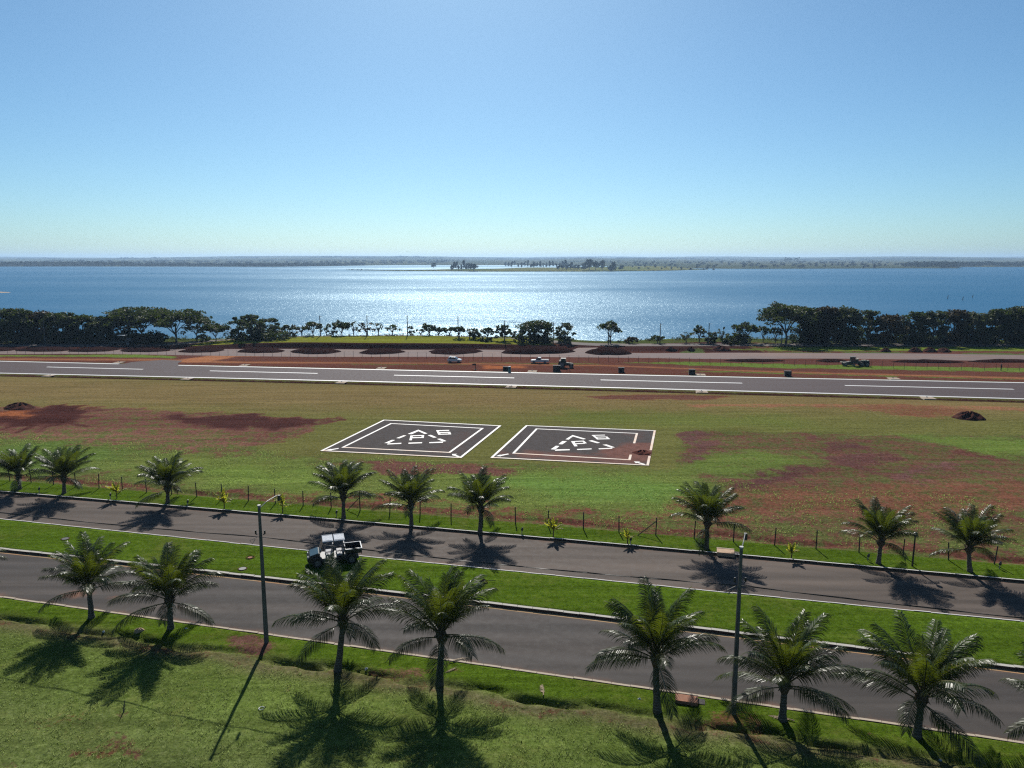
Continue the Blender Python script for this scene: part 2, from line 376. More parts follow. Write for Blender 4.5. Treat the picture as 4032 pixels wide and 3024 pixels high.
patch([(1440, 1735), (1510, 1725), (1530, 1755), (1450, 1765)], 0.8, s=(0.15, 0.08, 0.04), g=(0.10, 0.09, 0.03), soilv=0.4)
# bare soil left of the pads
patch([(-600, 1600), (350, 1598), (720, 1615), (1330, 1655), (1250, 1690), (1050, 1760), (700, 1765), (300, 1735), (-600, 1720)], 0.9, s=(0.140, 0.062, 0.052), soilv=0.56)
patch([(60, 1700), (500, 1692), (900, 1708), (950, 1775), (700, 1770), (400, 1745), (60, 1725)], 1.4, s=PINK, soilv=0.50)
patch([(-300, 1650), (280, 1594), (390, 1610), (330, 1650), (150, 1672), (-300, 1700)], 0.8, 1.4, s=(0.058, 0.024, 0.022), soilv=0.82)
patch([(-400, 1625), (100, 1622), (110, 1640), (-400, 1650)], 0.8, s=(0.24, 0.085, 0.04), soilv=0.9)
patch([(620, 1645), (780, 1632), (1150, 1642), (1330, 1656), (1100, 1692), (800, 1682)], 0.8, 1.2, s=(0.062, 0.027, 0.025), soilv=0.76)
patch([(1430, 1815), (1800, 1830), (2030, 1848), (2000, 1872), (1500, 1865)], 0.6, 0.5, s=(0.135, 0.062, 0.052), soilv=0.7)
# right field patches
for p, s_ in (([(2690, 1697), (2775, 1697), (2795, 1785), (2690, 1818)], (0.105, 0.055, 0.052)), ([(2850, 1890), (3000, 1845), (3250, 1832), (3230, 1872), (3050, 1925), (2930, 1935)], (0.095, 0.045, 0.043)),
              ([(3220, 1735), (3420, 1740), (3430, 1768), (3230, 1768)], (0.095, 0.046, 0.044)), ([(3270, 1800), (3500, 1772), (3500, 1802), (3400, 1855), (3300, 1835)], (0.100, 0.048, 0.045)),
              ([(3500, 1862), (3700, 1818), (3760, 1832), (3650, 1884), (3500, 1884)], (0.135, 0.068, 0.066)), ([(3730, 1762), (3870, 1762), (3900, 1802), (3800, 1802)], (0.105, 0.045, 0.038)),
              ([(3870, 1750), (4300, 1752), (4300, 1765), (3890, 1765)], (0.12, 0.048, 0.04))):
    patch(p, 0.9, 1.2, s=s_, soilv=0.66)
patch([(2720, 1805), (3000, 1772), (3250, 1812), (2900, 1872), (2720, 1872)], 1.4, g=(0.112, 0.155, 0.036), soilv=0.30)
patch([(3550, 1718), (4400, 1732), (4400, 1792), (3900, 1792), (3700, 1748)], 1.2, g=(0.118, 0.172, 0.036), soilv=0.28)
# beyond the runway
zone(gy > rf, (0.105, 0.115, 0.034), (0.108, 0.044, 0.034), 0.70)
zone((gy > rn - 3.2) & (gy < rn), (0.105, 0.105, 0.035), (0.07, 0.03, 0.024), 0.35)
zone(np.exp(-((gy - rn + 1.9) / 0.8) ** 2), s=(0.075, 0.030, 0.024), soilv=0.85, a=0.9)
patch([(-900, 1388), (500, 1395), (700, 1403), (690, 1410), (300, 1404), (-900, 1402)], 1.0, 0.5, g=(0.125, 0.185, 0.032), soilv=0.15)
patch([(2450, 1428), (3032, 1448), (4800, 1478), (4800, 1462), (3400, 1440), (2700, 1425)], 1.0, 0.6, g=(0.12, 0.175, 0.034), soilv=0.22)
patch([(2700, 1462), (3200, 1474), (4800, 1515), (4800, 1500), (3400, 1472), (2900, 1460)], 1.0, 0.6, g=(0.12, 0.16, 0.034), soilv=0.28)
patch([(1300, 1428), (2300, 1428), (2400, 1436), (1400, 1437)], 1.0, 0.6, g=(0.13, 0.125, 0.04), soilv=0.45)
patch([(-900, 1408), (600, 1413), (900, 1423), (1700, 1428), (2400, 1438), (3032, 1461), (4800, 1505), (4800, 1513), (3032, 1466), (2400, 1442), (1700, 1432), (900, 1430), (600, 1420), (-900, 1413)], 0.7, 0.25, s=(0.25, 0.110, 0.058), soilv=0.9)
patch([(640, 1427), (830, 1399), (1150, 1392), (1300, 1400), (930, 1404), (810, 1427)], 0.8, 0.3, s=ORANGE, soilv=1.0)
patch([(1900, 1440), (2060, 1440), (2080, 1450), (1900, 1452)], 0.8, 0.6, s=(0.30, 0.105, 0.045), soilv=0.95)
patch([(2650, 1402), (3100, 1412), (3900, 1425), (3900, 1440), (3100, 1432), (2650, 1420)], 1.0, 0.6, s=(0.10, 0.042, 0.034), soilv=0.8)
# soil slopes, field on the hill, green field on the right, shore strip
hx = hill(gx); by = bank_y(gx)
zone(sstep(-10, -6, gy - by) * (gx < 60), s=(0.044, 0.020, 0.018), soilv=0.97)  # dark bank soil, its colour lowered to hold the slope's shade as well
zone(sstep(-10, -6, gy - by) * (gx >= 60), (0.11, 0.14, 0.035), (0.085, 0.033, 0.028), 0.55)
zone(sstep(2.4, 3.2, gy - by + 0.2 * warpx) * sstep(0.25, 0.4, hx), FIELD, (0.16, 0.08, 0.04), 0.03)
patch([(3050, 1367), (4800, 1366), (4800, 1383), (3050, 1380)], 0.7, 0.3, g=(0.140, 0.190, 0.026), soilv=0.04)
patch([(2660, 1372), (3050, 1372), (3050, 1380), (2660, 1380)], 0.8, 0.5, g=(0.105, 0.14, 0.03), soilv=0.4)
for p in ([(2690, 1386), (2780, 1384), (2790, 1398), (2660, 1399)], [(2850, 1391), (3000, 1390), (2990, 1402), (2880, 1402)], [(3080, 1388), (3250, 1390), (3230, 1404), (3070, 1402)], [(3330, 1387), (3560, 1388), (3540, 1402), (3350, 1402)], [(3780, 1390), (4032, 1392), (4032, 1404), (3800, 1402)]):
    patch(p, 0.8, 0.8, g=(0.088, 0.115, 0.04), soilv=0.15)
zone(sstep(-11, -8.5, gy - shore_y(gx)) * (1 - sstep(0.3, 0.6, hx)), (0.062, 0.080, 0.024), (0.07, 0.035, 0.028), 0.25)
zone(sstep(-3, 0, gy - shore_y(gx)), (0.10, 0.135, 0.03), (0.20, 0.12, 0.08), 0.3)
# foreground bare spots
for (u, v, ru, rv, s_, sv) in ((985, 2535, 110, 44, (0.115, 0.058, 0.048), 0.66), (490, 2945, 90, 50, (0.085, 0.044, 0.032), 0.52), (520, 2820, 45, 22, (0.085, 0.044, 0.032), 0.55), (480, 2905, 40, 16, (0.085, 0.044, 0.032), 0.55),
                               (60, 2985, 60, 35, (0.09, 0.046, 0.034), 0.52), (700, 2560, 60, 20, (0.12, 0.05, 0.03), 0.5), (2870, 2840, 120, 45, (0.14, 0.075, 0.04), 0.5), (1560, 2640, 120, 26, (0.12, 0.07, 0.045), 0.55),
                               (240, 2830, 160, 60, (0.12, 0.05, 0.03), 0.3), (1750, 2640, 110, 26, (0.13, 0.075, 0.05), 0.5), (3500, 2900, 160, 35, (0.11, 0.06, 0.04), 0.45), (380, 2990, 120, 40, (0.12, 0.05, 0.03), 0.42), (1700, 2990, 150, 40, (0.1, 0.05, 0.03), 0.3)):
    patch([(u + ru * math.cos(a), v + rv * math.sin(a)) for a in np.linspace(0, 2 * math.pi, 12, endpoint=False)], 0.7, 0.5, s=s_, soilv=sv)
# broad tonal changes in the front verge: mown bands, greyer weedy ground towards the camera
v_ = np.clip(0.55 * hnoise(gx, gy, 0.28, 21) + 0.45 * hnoise(gx, gy, 0.75, 23) + 0.3 * hnoise(gx, gy, 1.9, 29), -1, 1); fgm = sstep(2.2, 4.5, nn - gy)
gcol *= (1 + fgm * 0.34 * v_)[:, None]; wd_ = fgm * sstep(6, 11, nn - gy) * 0.55; gcol[:] = gcol * (1 - wd_[:, None]) + np.array((0.112, 0.136, 0.047)) * (1 + 0.3 * v_)[:, None] * wd_[:, None]
soil += fgm * 0.16 * np.clip(hnoise(gx, gy, 0.5, 33) + 0.5 * hnoise(gx, gy, 1.6, 35), 0, 1)
# wheel ruts crossing the bare soil on the left
for (u0, v0, u1, v1) in ((20, 1690, 330, 1596), (60, 1702, 380, 1602), (0, 1640, 300, 1662), (0, 1652, 340, 1676), (110, 1690, 250, 1600), (150, 1700, 300, 1606)):
    (xa, ya), (xb, yb_) = G(u0, v0), G(u1, v1); t_r = np.clip(((gx - xa) * (xb - xa) + (gy - ya) * (yb_ - ya)) / ((xb - xa) ** 2 + (yb_ - ya) ** 2), 0, 1)
    dd = np.hypot(gx - xa - t_r * (xb - xa), gy - ya - t_r * (yb_ - ya) - 0.6 * np.sin(3.1 * t_r)); zone(np.exp(-(dd / 0.38) ** 2), s=(0.040, 0.017, 0.015), soilv=0.95, a=0.8)
# ground material
n = NT('ground')
P_ = n.tc.outputs['Object']
fine = n.noise(9.0, 5, 0.7); mid = n.noise(1.6, 6, 0.68); big = n.noise(0.16, 5, 0.6)
streak = n.noise(1.0, 5, 0.62, stretch=(0.035, 0.75, 1, 0.16))
clump = n.noise(3.6, 4, 0.62)
g = n.scale(n.attr('gcol'), n.mr(fine, 0.32, 0.68, 0.62, 1.42))
g = n.mix(n.mr(clump, 0.54, 0.64, 0, 0.55, True), g, n.mix(1.0, g, (1.55, 1.42, 1.9), 'MULTIPLY'))
g = n.mix(n.mr(clump, 0.36, 0.46, 0.62, 0, True), g, n.mix(1.0, g, (0.42, 0.48, 0.42), 'MULTIPLY'))
g = n.scale(g, n.mr(mid, 0.28, 0.72, 0.72, 1.28))
g = n.mix(n.mr(n.math('ADD', n.math('MULTIPLY', big, 0.5), n.math('MULTIPLY', mid, 0.5)), 0.48, 0.66, 0, 0.38, True), g, (0.135, 0.115, 0.040))
streak2 = n.noise(1.0, 4, 0.6, stretch=(0.05, 2.2, 1, 0.14))
g = n.scale(g, n.mr(n.math('ADD', n.math('MULTIPLY', streak, 0.5), n.math('MULTIPLY', streak2, 0.5)), 0.35, 0.65, 0.72, 1.28))
s_ = n.scale(n.attr('scol'), n.mr(fine, 0.3, 0.7, 0.62, 1.4))
s_ = n.scale(s_, n.mr(clump, 0.36, 0.64, 0.72, 1.28))
s_ = n.scale(s_, n.mr(mid, 0.3, 0.7, 0.75, 1.28))
s_ = n.scale(s_, n.mr(streak, 0.3, 0.7, 0.8, 1.2))
nz = n.math('ADD', n.math('MULTIPLY', n.noise(0.55, 6, 0.72), 0.6), n.math('MULTIPLY', n.noise(4.0, 5, 0.72), 0.4))
nz = n.mr(nz, 0.3, 0.7, 0.12, 0.88)
mask = n.mr(n.math('SUBTRACT', n.attr('soil', 'Fac'), nz), -0.12, 0.12, 0, 1, True)
s_ = n.mix(1.0, s_, (1.08, 1.07, 1.04), 'MULTIPLY')
n.set(Base_Color=n.mix(mask, g, s_), Roughness=0.95); n.p.inputs['Specular IOR Level'].default_value = 0.0
n.bump(n.math('ADD', n.math('MULTIPLY', fine, 0.6), mid), 0.55, 0.11)
M['ground'] = n.m
nr, nc = GX.shape
ii = np.arange(nr * nc).reshape(nr, nc)
Q = np.stack([ii[:-1, :-1], ii[:-1, 1:], ii[1:, 1:], ii[1:, :-1]], -1).reshape(-1, 4)
me = nparr('ground', np.stack([gx, gy, GZ.ravel()], -1), Q, M['ground'], True)
def set_attr(me, name, arr, color=False):
    if color:
        a = me.attributes.new(name, 'FLOAT_COLOR', 'POINT'); a.data.foreach_set('color', np.concatenate([arr, np.ones((len(arr), 1))], 1).astype(np.float32).ravel())
    else:
        a = me.attributes.new(name, 'FLOAT', 'POINT'); a.data.foreach_set('value', arr.astype(np.float32))
set_attr(me, 'gcol', gcol, True); set_attr(me, 'scol', scol, True); set_attr(me, 'soil', soil)
ground = tag(link('ground', me), kind='structure')

# ------------------------------------------------------------------ roads, kerbs
def strip_mesh(name, f0, f1, x0, x1, z, mat, n=120, rows=3, th=0.0):
    xs = np.linspace(x0, x1, n); V = []
    for r in range(rows + 1):
        t = r / rows; y = f0(xs) * (1 - t) + f1(xs) * t
        V.append(np.stack([xs, y, np.full(n, z) if not callable(z) else z(xs, y)], -1))
    V = np.concatenate(V); ii = np.arange(n * (rows + 1)).reshape(rows + 1, n)
    Q = np.stack([ii[:-1, :-1], ii[:-1, 1:], ii[1:, 1:], ii[1:, :-1]], -1).reshape(-1, 4)
    return nparr(name, V, Q, mat)
def box_mesh(name, d, mat, bevel=0.012):
    return MB().box((0, 0, 0), d).mesh(name, mat, bevel=bevel)
def kerb_line(parent, f, x0, x1, mesh, z, step=1.0):
    x = x0; r = random.Random(3)
    while x < x1:
        y0, y1 = float(f(x)), float(f(x + 0.97)); a = math.atan2(y1 - y0, 0.97)
        link('kerb_stone', mesh, parent, loc=(x + 0.485, (y0 + y1) / 2 + r.gauss(0, 0.008), z + r.gauss(0, 0.006)), rot=(r.gauss(0, 0.012), r.gauss(0, 0.004), a + r.gauss(0, 0.004)))
        x += step * math.cos(a)
RZ = -0.145
def road_mesh(name, f0, f1, x0, x1, mat, stains):
    me = strip_mesh(name, f0, f1, x0, x1, RZ, mat, 420, 16); co = np.zeros(len(me.vertices) * 3, np.float32); me.vertices.foreach_get('co', co); co = co.reshape(-1, 3)
    d0, d1 = co[:, 1] - f0(co[:, 0]), f1(co[:, 0]) - co[:, 1]; so = 0.56 * np.exp(-(d0 / 0.75) ** 2) + 0.52 * np.exp(-(d1 / 0.7) ** 2) + 0.14 * np.clip(hnoise(co[:, 0], co[:, 1], 0.5, 7), 0, 1)
    for (u, v, ru, rv, val) in stains:
        c_ = G(u, v, RZ); e = G(u + ru, v, RZ); e2 = G(u, v - rv, RZ); q = ((co[:, 0] - c_[0]) / (e[0] - c_[0])) ** 2 + ((co[:, 1] - c_[1]) / (e2[1] - c_[1])) ** 2; so = np.maximum(so, val * np.exp(-q))
    tt_ = d0 / (d0 + d1); set_attr(me, 'track', sum(np.exp(-((tt_ - q_) / 0.045) ** 2) for q_ in (0.17, 0.38, 0.60, 0.82)) * (0.75 + 0.25 * hnoise(co[:, 0], co[:, 1], 0.2, 4)))
    set_attr(me, 'soil', so); return me
near_road = tag(link('near_road', road_mesh('near_road', lambda x: road_near_near(x) - 0.05, lambda x: road_near_far(x) + 0.05, -150, 130, M['asphalt'], ((300, 2340, 70, 22, 0.75), (460, 2352, 60, 12, 0.5), (700, 2392, 160, 16, 0.36), (180, 2370, 60, 10, 0.5)))), kind='structure')
far_road = tag(link('far_road', road_mesh('far_road', lambda x: road_far_near(x) - 0.05, lambda x: road_far_far(x) + 0.05, -170, 150, M['asphalt_far'], ())), kind='structure')
M['kerb_shaded_face'] = simple('kerb_shaded_face', (0.085, 0.055, 0.042), 0.95, 0.3, 1.2, tint=(0.13, 0.065, 0.042), spec=0.1)  # camera-facing kerb sides: red soil stain with their shade painted in
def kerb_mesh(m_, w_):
    me = box_mesh('kerb_stone', (0.985, w_, 0.26), M[m_]); me.materials.append(M['kerb_shaded_face'])
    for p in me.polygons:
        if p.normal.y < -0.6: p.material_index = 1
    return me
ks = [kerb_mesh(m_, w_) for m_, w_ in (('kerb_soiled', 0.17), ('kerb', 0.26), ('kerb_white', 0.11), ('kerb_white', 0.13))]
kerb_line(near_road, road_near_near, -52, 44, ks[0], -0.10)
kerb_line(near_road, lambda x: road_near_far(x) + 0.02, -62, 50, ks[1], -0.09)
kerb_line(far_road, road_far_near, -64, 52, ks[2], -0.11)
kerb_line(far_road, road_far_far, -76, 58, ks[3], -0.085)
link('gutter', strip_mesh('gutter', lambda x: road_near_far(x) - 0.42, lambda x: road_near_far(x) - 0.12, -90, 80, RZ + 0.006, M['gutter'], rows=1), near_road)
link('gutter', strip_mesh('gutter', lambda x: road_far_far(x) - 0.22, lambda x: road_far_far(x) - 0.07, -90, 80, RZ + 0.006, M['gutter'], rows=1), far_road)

# ------------------------------------------------------------------ runway with its markings
runway = tag(link('runway', strip_mesh('runway', rw_near, rw_far, -320, 320, 0.03, M['runway'], 200, 4)), kind='structure')
def flat(name, pts, z, mat, parent=None, px=True):
    P = [G(*p, z) for p in pts] if px else pts
    bm = bmesh.new(); bm.faces.new([bm.verts.new((x, y, z)) for x, y in P]); bmesh.ops.recalc_face_normals(bm, faces=bm.faces)
    if bm.faces[:] and next(iter(bm.faces)).normal.z < 0: bmesh.ops.reverse_faces(bm, faces=bm.faces[:])
    bmesh.ops.triangulate(bm, faces=bm.faces[:]); me = bpy.data.meshes.new(name); bm.to_mesh(me); bm.free(); me.materials.append(mat)
    return link(name, me, parent)
xl = lambda u, v: G(u, v)[0]
link('edge_line', strip_mesh('edge_line', lambda x: rw_near(x) + 0.1, lambda x: rw_near(x) + 0.8, -320, 320, 0.036, M['white_line'], rows=1), runway)
for a, b in ((-320, xl(470, 1433)), (xl(705, 1438), 320)):
    link('edge_line', strip_mesh('edge_line', lambda x: rw_far(x) - 0.85, lambda x: rw_far(x) - 0.1, a, b, 0.036, M['white_line'], rows=1), runway)
mid_line = lambda x: (rw_near(x) + rw_far(x)) / 2
for (u0, v0, u1, v1) in ((183, 1446, 562, 1455), (828, 1460, 1252, 1470), (1552, 1477, 2025, 1490), (2366, 1498, 2922, 1509), (3326, 1518, 3990, 1533)):
    P0, P1 = G(u0, v0), G(u1, v1); mx = curve([(183, 1446), (828, 1460), (1552, 1477), (2366, 1498), (3326, 1518), (3990, 1533)])
    link('centre_dash', strip_mesh('centre_dash', lambda x: mx(x) - 0.30, lambda x: mx(x) + 0.30, P0[0], P1[0], 0.036, M['white_line'], 20, 1), runway)
for x0, x1 in ((-133, -112), (101, 128)):
    link('centre_dash', strip_mesh('centre_dash', lambda x: mx(x) - 0.30, lambda x: mx(x) + 0.30, x0, x1, 0.036, M['white_line'], 20, 1), runway)
flat('entry_apron', [(470, 1436), (520, 1425), (640, 1417), (720, 1420), (700, 1430), (705, 1440)], 0.026, M['runway'], runway)

# ------------------------------------------------------------------ taxiway and shore road behind the runway
def spline(pts, n=160):
    P = np.array(pts, float); t = np.concatenate([[0], np.cumsum(np.hypot(*np.diff(P, axis=0).T))]); tt = np.linspace(0, t[-1], n)
    m = np.gradient(P, t, axis=0); out = np.zeros((n, 2)); k = np.clip(np.searchsorted(t, tt, 'right') - 1, 0, len(t) - 2)
    h = (t[k + 1] - t[k]); s = (tt - t[k]) / h
    h00, h10, h01, h11 = 2 * s**3 - 3 * s**2 + 1, s**3 - 2 * s**2 + s, -2 * s**3 + 3 * s**2, s**3 - s**2
    return h00[:, None] * P[k] + (h10 * h)[:, None] * m[k] + h01[:, None] * P[k + 1] + (h11 * h)[:, None] * m[k + 1]
def ribbon(name, lo, hi, z, mat, n=160):
    A, B = spline([G(*p) for p in lo], n), spline([G(*p) for p in hi], n); rows = 5; V = []
    for r in range(rows + 1):
        t = r / rows; C = A * (1 - t) + B * t; V.append(np.stack([C[:, 0], C[:, 1], zground(C[:, 0], C[:, 1]) * 0 + z], -1))
    V = np.concatenate(V); ii = np.arange(n * (rows + 1)).reshape(rows + 1, n)
    Q = np.stack([ii[:-1, :-1], ii[:-1, 1:], ii[1:, 1:], ii[1:, :-1]], -1).reshape(-1, 4)
    return nparr(name, V, Q, mat)
taxiway = tag(link('taxiway', ribbon('taxiway', [(-900, 1390), (0, 1395), (400, 1394), (800, 1400), (1200, 1405), (1700, 1405), (2100, 1406), (2500, 1409), (2850, 1414), (3200, 1412), (3600, 1416), (4032, 1424), (5000, 1432)],
      [(-900, 1374), (0, 1379), (400, 1376), (800, 1375), (1200, 1374), (1700, 1375), (2100, 1380), (2500, 1390), (2850, 1389), (3200, 1390), (3600, 1392), (4032, 1398), (5000, 1406)], 0.012, M['taxi'])), kind='structure')
flat('branch', [(2180, 1396), (2230, 1388), (2280, 1368), (2300, 1360), (2440, 1360), (2390, 1370), (2350, 1386), (2420, 1398), (2550, 1404), (2300, 1404)], 0.018, M['taxi'], taxiway)
def shore_road_c(x):
    x = np.asarray(x, float); return 186.0 + 0.8 * np.sin(x / 40) + 8.0 * sstep(0.05, 0.6, hill(x))
sr = strip_mesh('shore_road', lambda x: shore_road_c(x) - 3.4, lambda x: shore_road_c(x) + 2.2, -330, 330, lambda x, y: zground(x, y) + 0.03, M['shore_road'], 260, 6)
shore_road = tag(link('shore_road', sr), kind='structure')

# ------------------------------------------------------------------ lake
n = NT('lake_water')
wind = n.noise(0.0035, 4, 0.6, stretch=(0.35, 1, 1))
chop = n.noise(0.55, 4, 0.62, stretch=(0.75, 1, 1), dist=0.3); rip = n.noise(2.3, 3, 0.6, stretch=(0.8, 1, 1)); swell = n.noise(0.09, 3, 0.5, stretch=(0.5, 1, 1))
hgt = n.math('ADD', n.math('ADD', n.math('MULTIPLY', chop, 0.62), n.math('MULTIPLY', rip, 0.17)), n.math('MULTIPLY', swell, 1.0))
bp = n.t.nodes.new('ShaderNodeBump'); bp.inputs['Distance'].default_value = 1.0; n.setin(bp.inputs['Strength'], n.mr(wind, 0.3, 0.7, 0.45, 0.75)); n.l(hgt, bp.inputs['Height'])
df = n.t.nodes.new('ShaderNodeBsdfDiffuse'); n.setin(df.inputs[0], n.mix(wind, (0.004, 0.064, 0.146), (0.006, 0.072, 0.158)))
gl = n.t.nodes.new('ShaderNodeBsdfAnisotropic'); gl.distribution = 'GGX'; n.setin(gl.inputs['Color'], (0.74, 0.92, 1.0)); n.setin(gl.inputs['Roughness'], n.mr(wind, 0.35, 0.65, 0.20, 0.29)); n.l(bp.outputs[0], gl.inputs['Normal'])
mx = n.t.nodes.new('ShaderNodeMixShader'); mx.inputs[0].default_value = 0.20; n.l(df.outputs[0], mx.inputs[1]); n.l(gl.outputs[0], mx.inputs[2]); n.l(mx.outputs[0], n.out.inputs['Surface'])
n.t.nodes.remove(n.p)
M['lake'] = n.m
xs = np.array([-9300, -3000, -800, -200, 0, 200, 800, 3000, 9300.]); ys = np.array([150, 240, 400, 800, 1600, 3200, 12800.])
XX, YY = np.meshgrid(xs, ys); ii = np.arange(XX.size).reshape(XX.shape)
Q = np.stack([ii[:-1, :-1], ii[:-1, 1:], ii[1:, 1:], ii[1:, :-1]], -1).reshape(-1, 4)
lake = tag(link('lake', nparr('lake', np.stack([XX.ravel(), YY.ravel(), np.full(XX.size, WATER_Z)], -1), Q, M['lake'])), kind='structure')

# ------------------------------------------------------------------ far land
def land_mat(name, cols, scale):
    n = NT(name)
    a = n.noise(scale, 3, 0.5, stretch=(0.5, 0.35, 1)); b = n.noise(scale * 9, 4, 0.6)
    c = n.mix(n.mr(a, 0.42, 0.50, 0, 1, True), cols[0], cols[1]); c = n.mix(n.mr(a, 0.56, 0.62, 0, 1, True), c, cols[2])
    c = n.scale(c, n.mr(b, 0.3, 0.7, 0.7, 1.25)); n.set(Base_Color=c, Roughness=1.0); n.p.inputs['Specular IOR Level'].default_value = 0.0
    return n.m
M['farland'] = land_mat('far_pasture', ((0.054, 0.066, 0.030), (0.082, 0.086, 0.042), (0.028, 0.040, 0.022)), 0.0022)
M['island'] = land_mat('island_grass', ((0.135, 0.155, 0.045), (0.165, 0.165, 0.055), (0.11, 0.135, 0.04)), 0.012)
def far_shore_y(x):
    x = np.asarray(x, float); a = np.where(np.abs(x) < 1e9, x, 0)
    left = 2380 + 60 * np.sin(x / 310.0); mid_ = 2950 + 0 * x; right = 1930 + 45 * np.sin(x / 170.0 + 1)
    w1 = sstep(-800, -420, x); w2 = sstep(150, 560, x); w3 = sstep(1180, 1420, x)
    y = left * (1 - w1) + mid_ * w1; y = y * (1 - w2) + right * w2; return y * (1 - w3) + (2280 + 30 * np.sin(x / 200)) * w3
def far_z(x, y):
    d = y - far_shore_y(x); t = np.clip(d / 5200, 0, 1)
    z = WATER_Z + 2.0 * sstep(0, 25, d) + 34 * t ** 1.15 + (3 + 9 * t) * sstep(100, 1200, d) * (np.sin(x / 900.0 + y / 2100.0) * 0.6 + np.sin(x / 370.0 - y / 800.0) * 0.4)
    z = z + 14 * sstep(5500, 8500, d) * (0.6 + 0.5 * np.sin(x / 1500.0 + 1.2)) + 9 * np.exp(-((x + 2000) / 1500) ** 2) * sstep(2500, 5000, d)
    return z + np.where(d < 0, -3, 0)
xs = np.concatenate([np.arange(-9000, -2600, 200), np.arange(-2600, 2600, 26), np.arange(2600, 9001, 200)])
tt = np.concatenate([[-0.004], np.linspace(0, 0.06, 14), np.linspace(0.06, 1, 55)[1:]])
XX = np.tile(xs, (len(tt), 1)); YY = far_shore_y(XX) + tt[:, None] * 9500; ZZ = far_z(XX, YY)
ii = np.arange(XX.size).reshape(XX.shape); Q = np.stack([ii[:-1, :-1], ii[:-1, 1:], ii[1:, 1:], ii[1:, :-1]], -1).reshape(-1, 4)
far_land = tag(link('far_shore_land', nparr('far_shore_land', np.stack([XX.ravel(), YY.ravel(), ZZ.ravel()], -1), Q, M['farland'], True)), kind='structure')
def isl_front(x):
    x = np.asarray(x, float); t = np.clip((x + 385) / 855, 0, 1)
    return 1690 - 215 * np.sin(np.pi * np.clip(t, 0, 1)) ** 0.8 + 8 * np.sin(x / 31) + 60 * sstep(0.7, 1, t)
def isl_back(x):
    x = np.asarray(x, float); t = np.clip((x + 385) / 855, 0, 1)
    return isl_front(x) + 12 + 700 * sstep(0, 0.75, t) * (1 - sstep(0.93, 1.0, t))
def isl_z(x, y):
    a, b = isl_front(x), isl_back(x); e = np.minimum(y - a, b - y); return WATER_Z - 0.6 + 1.3 * sstep(0, 4, e) + 3.4 * sstep(5, 260, e) + 0.5 * np.sin(x / 40.0 + y / 70.0) * sstep(20, 100, e)
xs = np.linspace(-384, 470, 180); tt = np.concatenate([np.linspace(0, 0.05, 8), np.linspace(0.05, 1, 30)[1:]])
XX = np.tile(xs, (len(tt), 1)); YY = isl_front(XX) + tt[:, None] * (isl_back(XX) - isl_front(XX)); ZZ = isl_z(XX, YY)
ii = np.arange(XX.size).reshape(XX.shape); Q = np.stack([ii[:-1, :-1], ii[:-1, 1:], ii[1:, 1:], ii[1:, :-1]], -1).reshape(-1, 4)
island = tag(link('island', nparr('island', np.stack([XX.ravel(), YY.ravel(), ZZ.ravel()], -1), Q, M['island'], True)), kind='structure')
# sandbar at the left edge of the lake
x0, y0 = G(-60, 1152, WATER_Z)
mb = MB(); ring = [(math.cos(a), math.sin(a)) for a in np.linspace(0, 2 * math.pi, 28, endpoint=False)]
V = [(x0 + 24 * c * (1.05 + 0.12 * math.sin(5 * i)), y0 + 11 * s * (1 + 0.2 * math.sin(3 * i)), WATER_Z - 0.3) for i, (c, s) in enumerate(ring)] + [(x0 + 13 * c, y0 + 6 * s, WATER_Z + 0.35 + 0.15 * math.sin(i * 2.1)) for i, (c, s) in enumerate(ring)] + [(x0, y0, WATER_Z + 0.5)]
F = [(i, (i + 1) % 28, 28 + (i + 1) % 28, 28 + i) for i in range(28)] + [(28 + i, 28 + (i + 1) % 28, 56) for i in range(28)]
tag(link('sandbar', pydata('sandbar', V, F, simple('sand', (0.34, 0.24, 0.15), 0.95, 0.25, 0.5), True)), kind='structure')

# ------------------------------------------------------------------ haze
n = bpy.data.materials.new('haze'); n.use_nodes = True; t_ = n.node_tree; t_.nodes.clear()
o_ = t_.nodes.new('ShaderNodeOutputMaterial'); pv = t_.nodes.new('ShaderNodeVolumePrincipled'); t_.links.new(pv.outputs[0], o_.inputs['Volume'])
pv.inputs['Color'].default_value = (0.42, 0.62, 0.88, 1); pv.inputs['Density'].default_value = 0.000105; pv.inputs['Anisotropy'].default_value = 0.4
HX, HY0, HY1, HZ0, HZ1 = 9500, -150, 13000, -14.0, 82.0
hz = MB().box((0, (HY0 + HY1) / 2, (HZ0 + HZ1) / 2), (2 * HX, HY1 - HY0, HZ1 - HZ0)).build('haze', n); tag(hz, kind='stuff')

# ------------------------------------------------------------------ helicopter parking pads
n = NT('pad_asphalt')
mid = n.noise(1.3, 5, 0.6); fine = n.noise(20, 2, 0.7); blot = n.noise(0.35, 5, 0.65)
c = n.scale((0.072, 0.062, 0.060), n.mr(mid, 0.25, 0.75, 0.8, 1.25)); c = n.scale(c, n.mr(fine, 0.2, 0.8, 0.85, 1.15))
c = n.mix(n.mr(blot, 0.5, 0.75, 0, 0.4, True), c, (0.095, 0.075, 0.072))
msk = n.mr(n.math('SUBTRACT', n.attr('soil', 'Fac'), n.math('ADD', n.math('MULTIPLY', mid, 0.5), n.math('MULTIPLY', n.noise(6, 4, 0.7), 0.5))), -0.22, 0.2, 0, 0.9, True)
n.set(Base_Color=n.mix(msk, c, n.scale((0.17, 0.075, 0.058), n.mr(mid, 0.3, 0.7, 0.7, 1.3))), Roughness=0.95); n.p.inputs['Specular IOR Level'].default_value = 0.04
n.bump(fine, 0.25, 0.01); M['pad'] = n.m
M['pad_white'] = paint('pad_paint', (0.60, 0.585, 0.56), stain=(0.50, 0.30, 0.17), amt=0.07, wear=0.55)
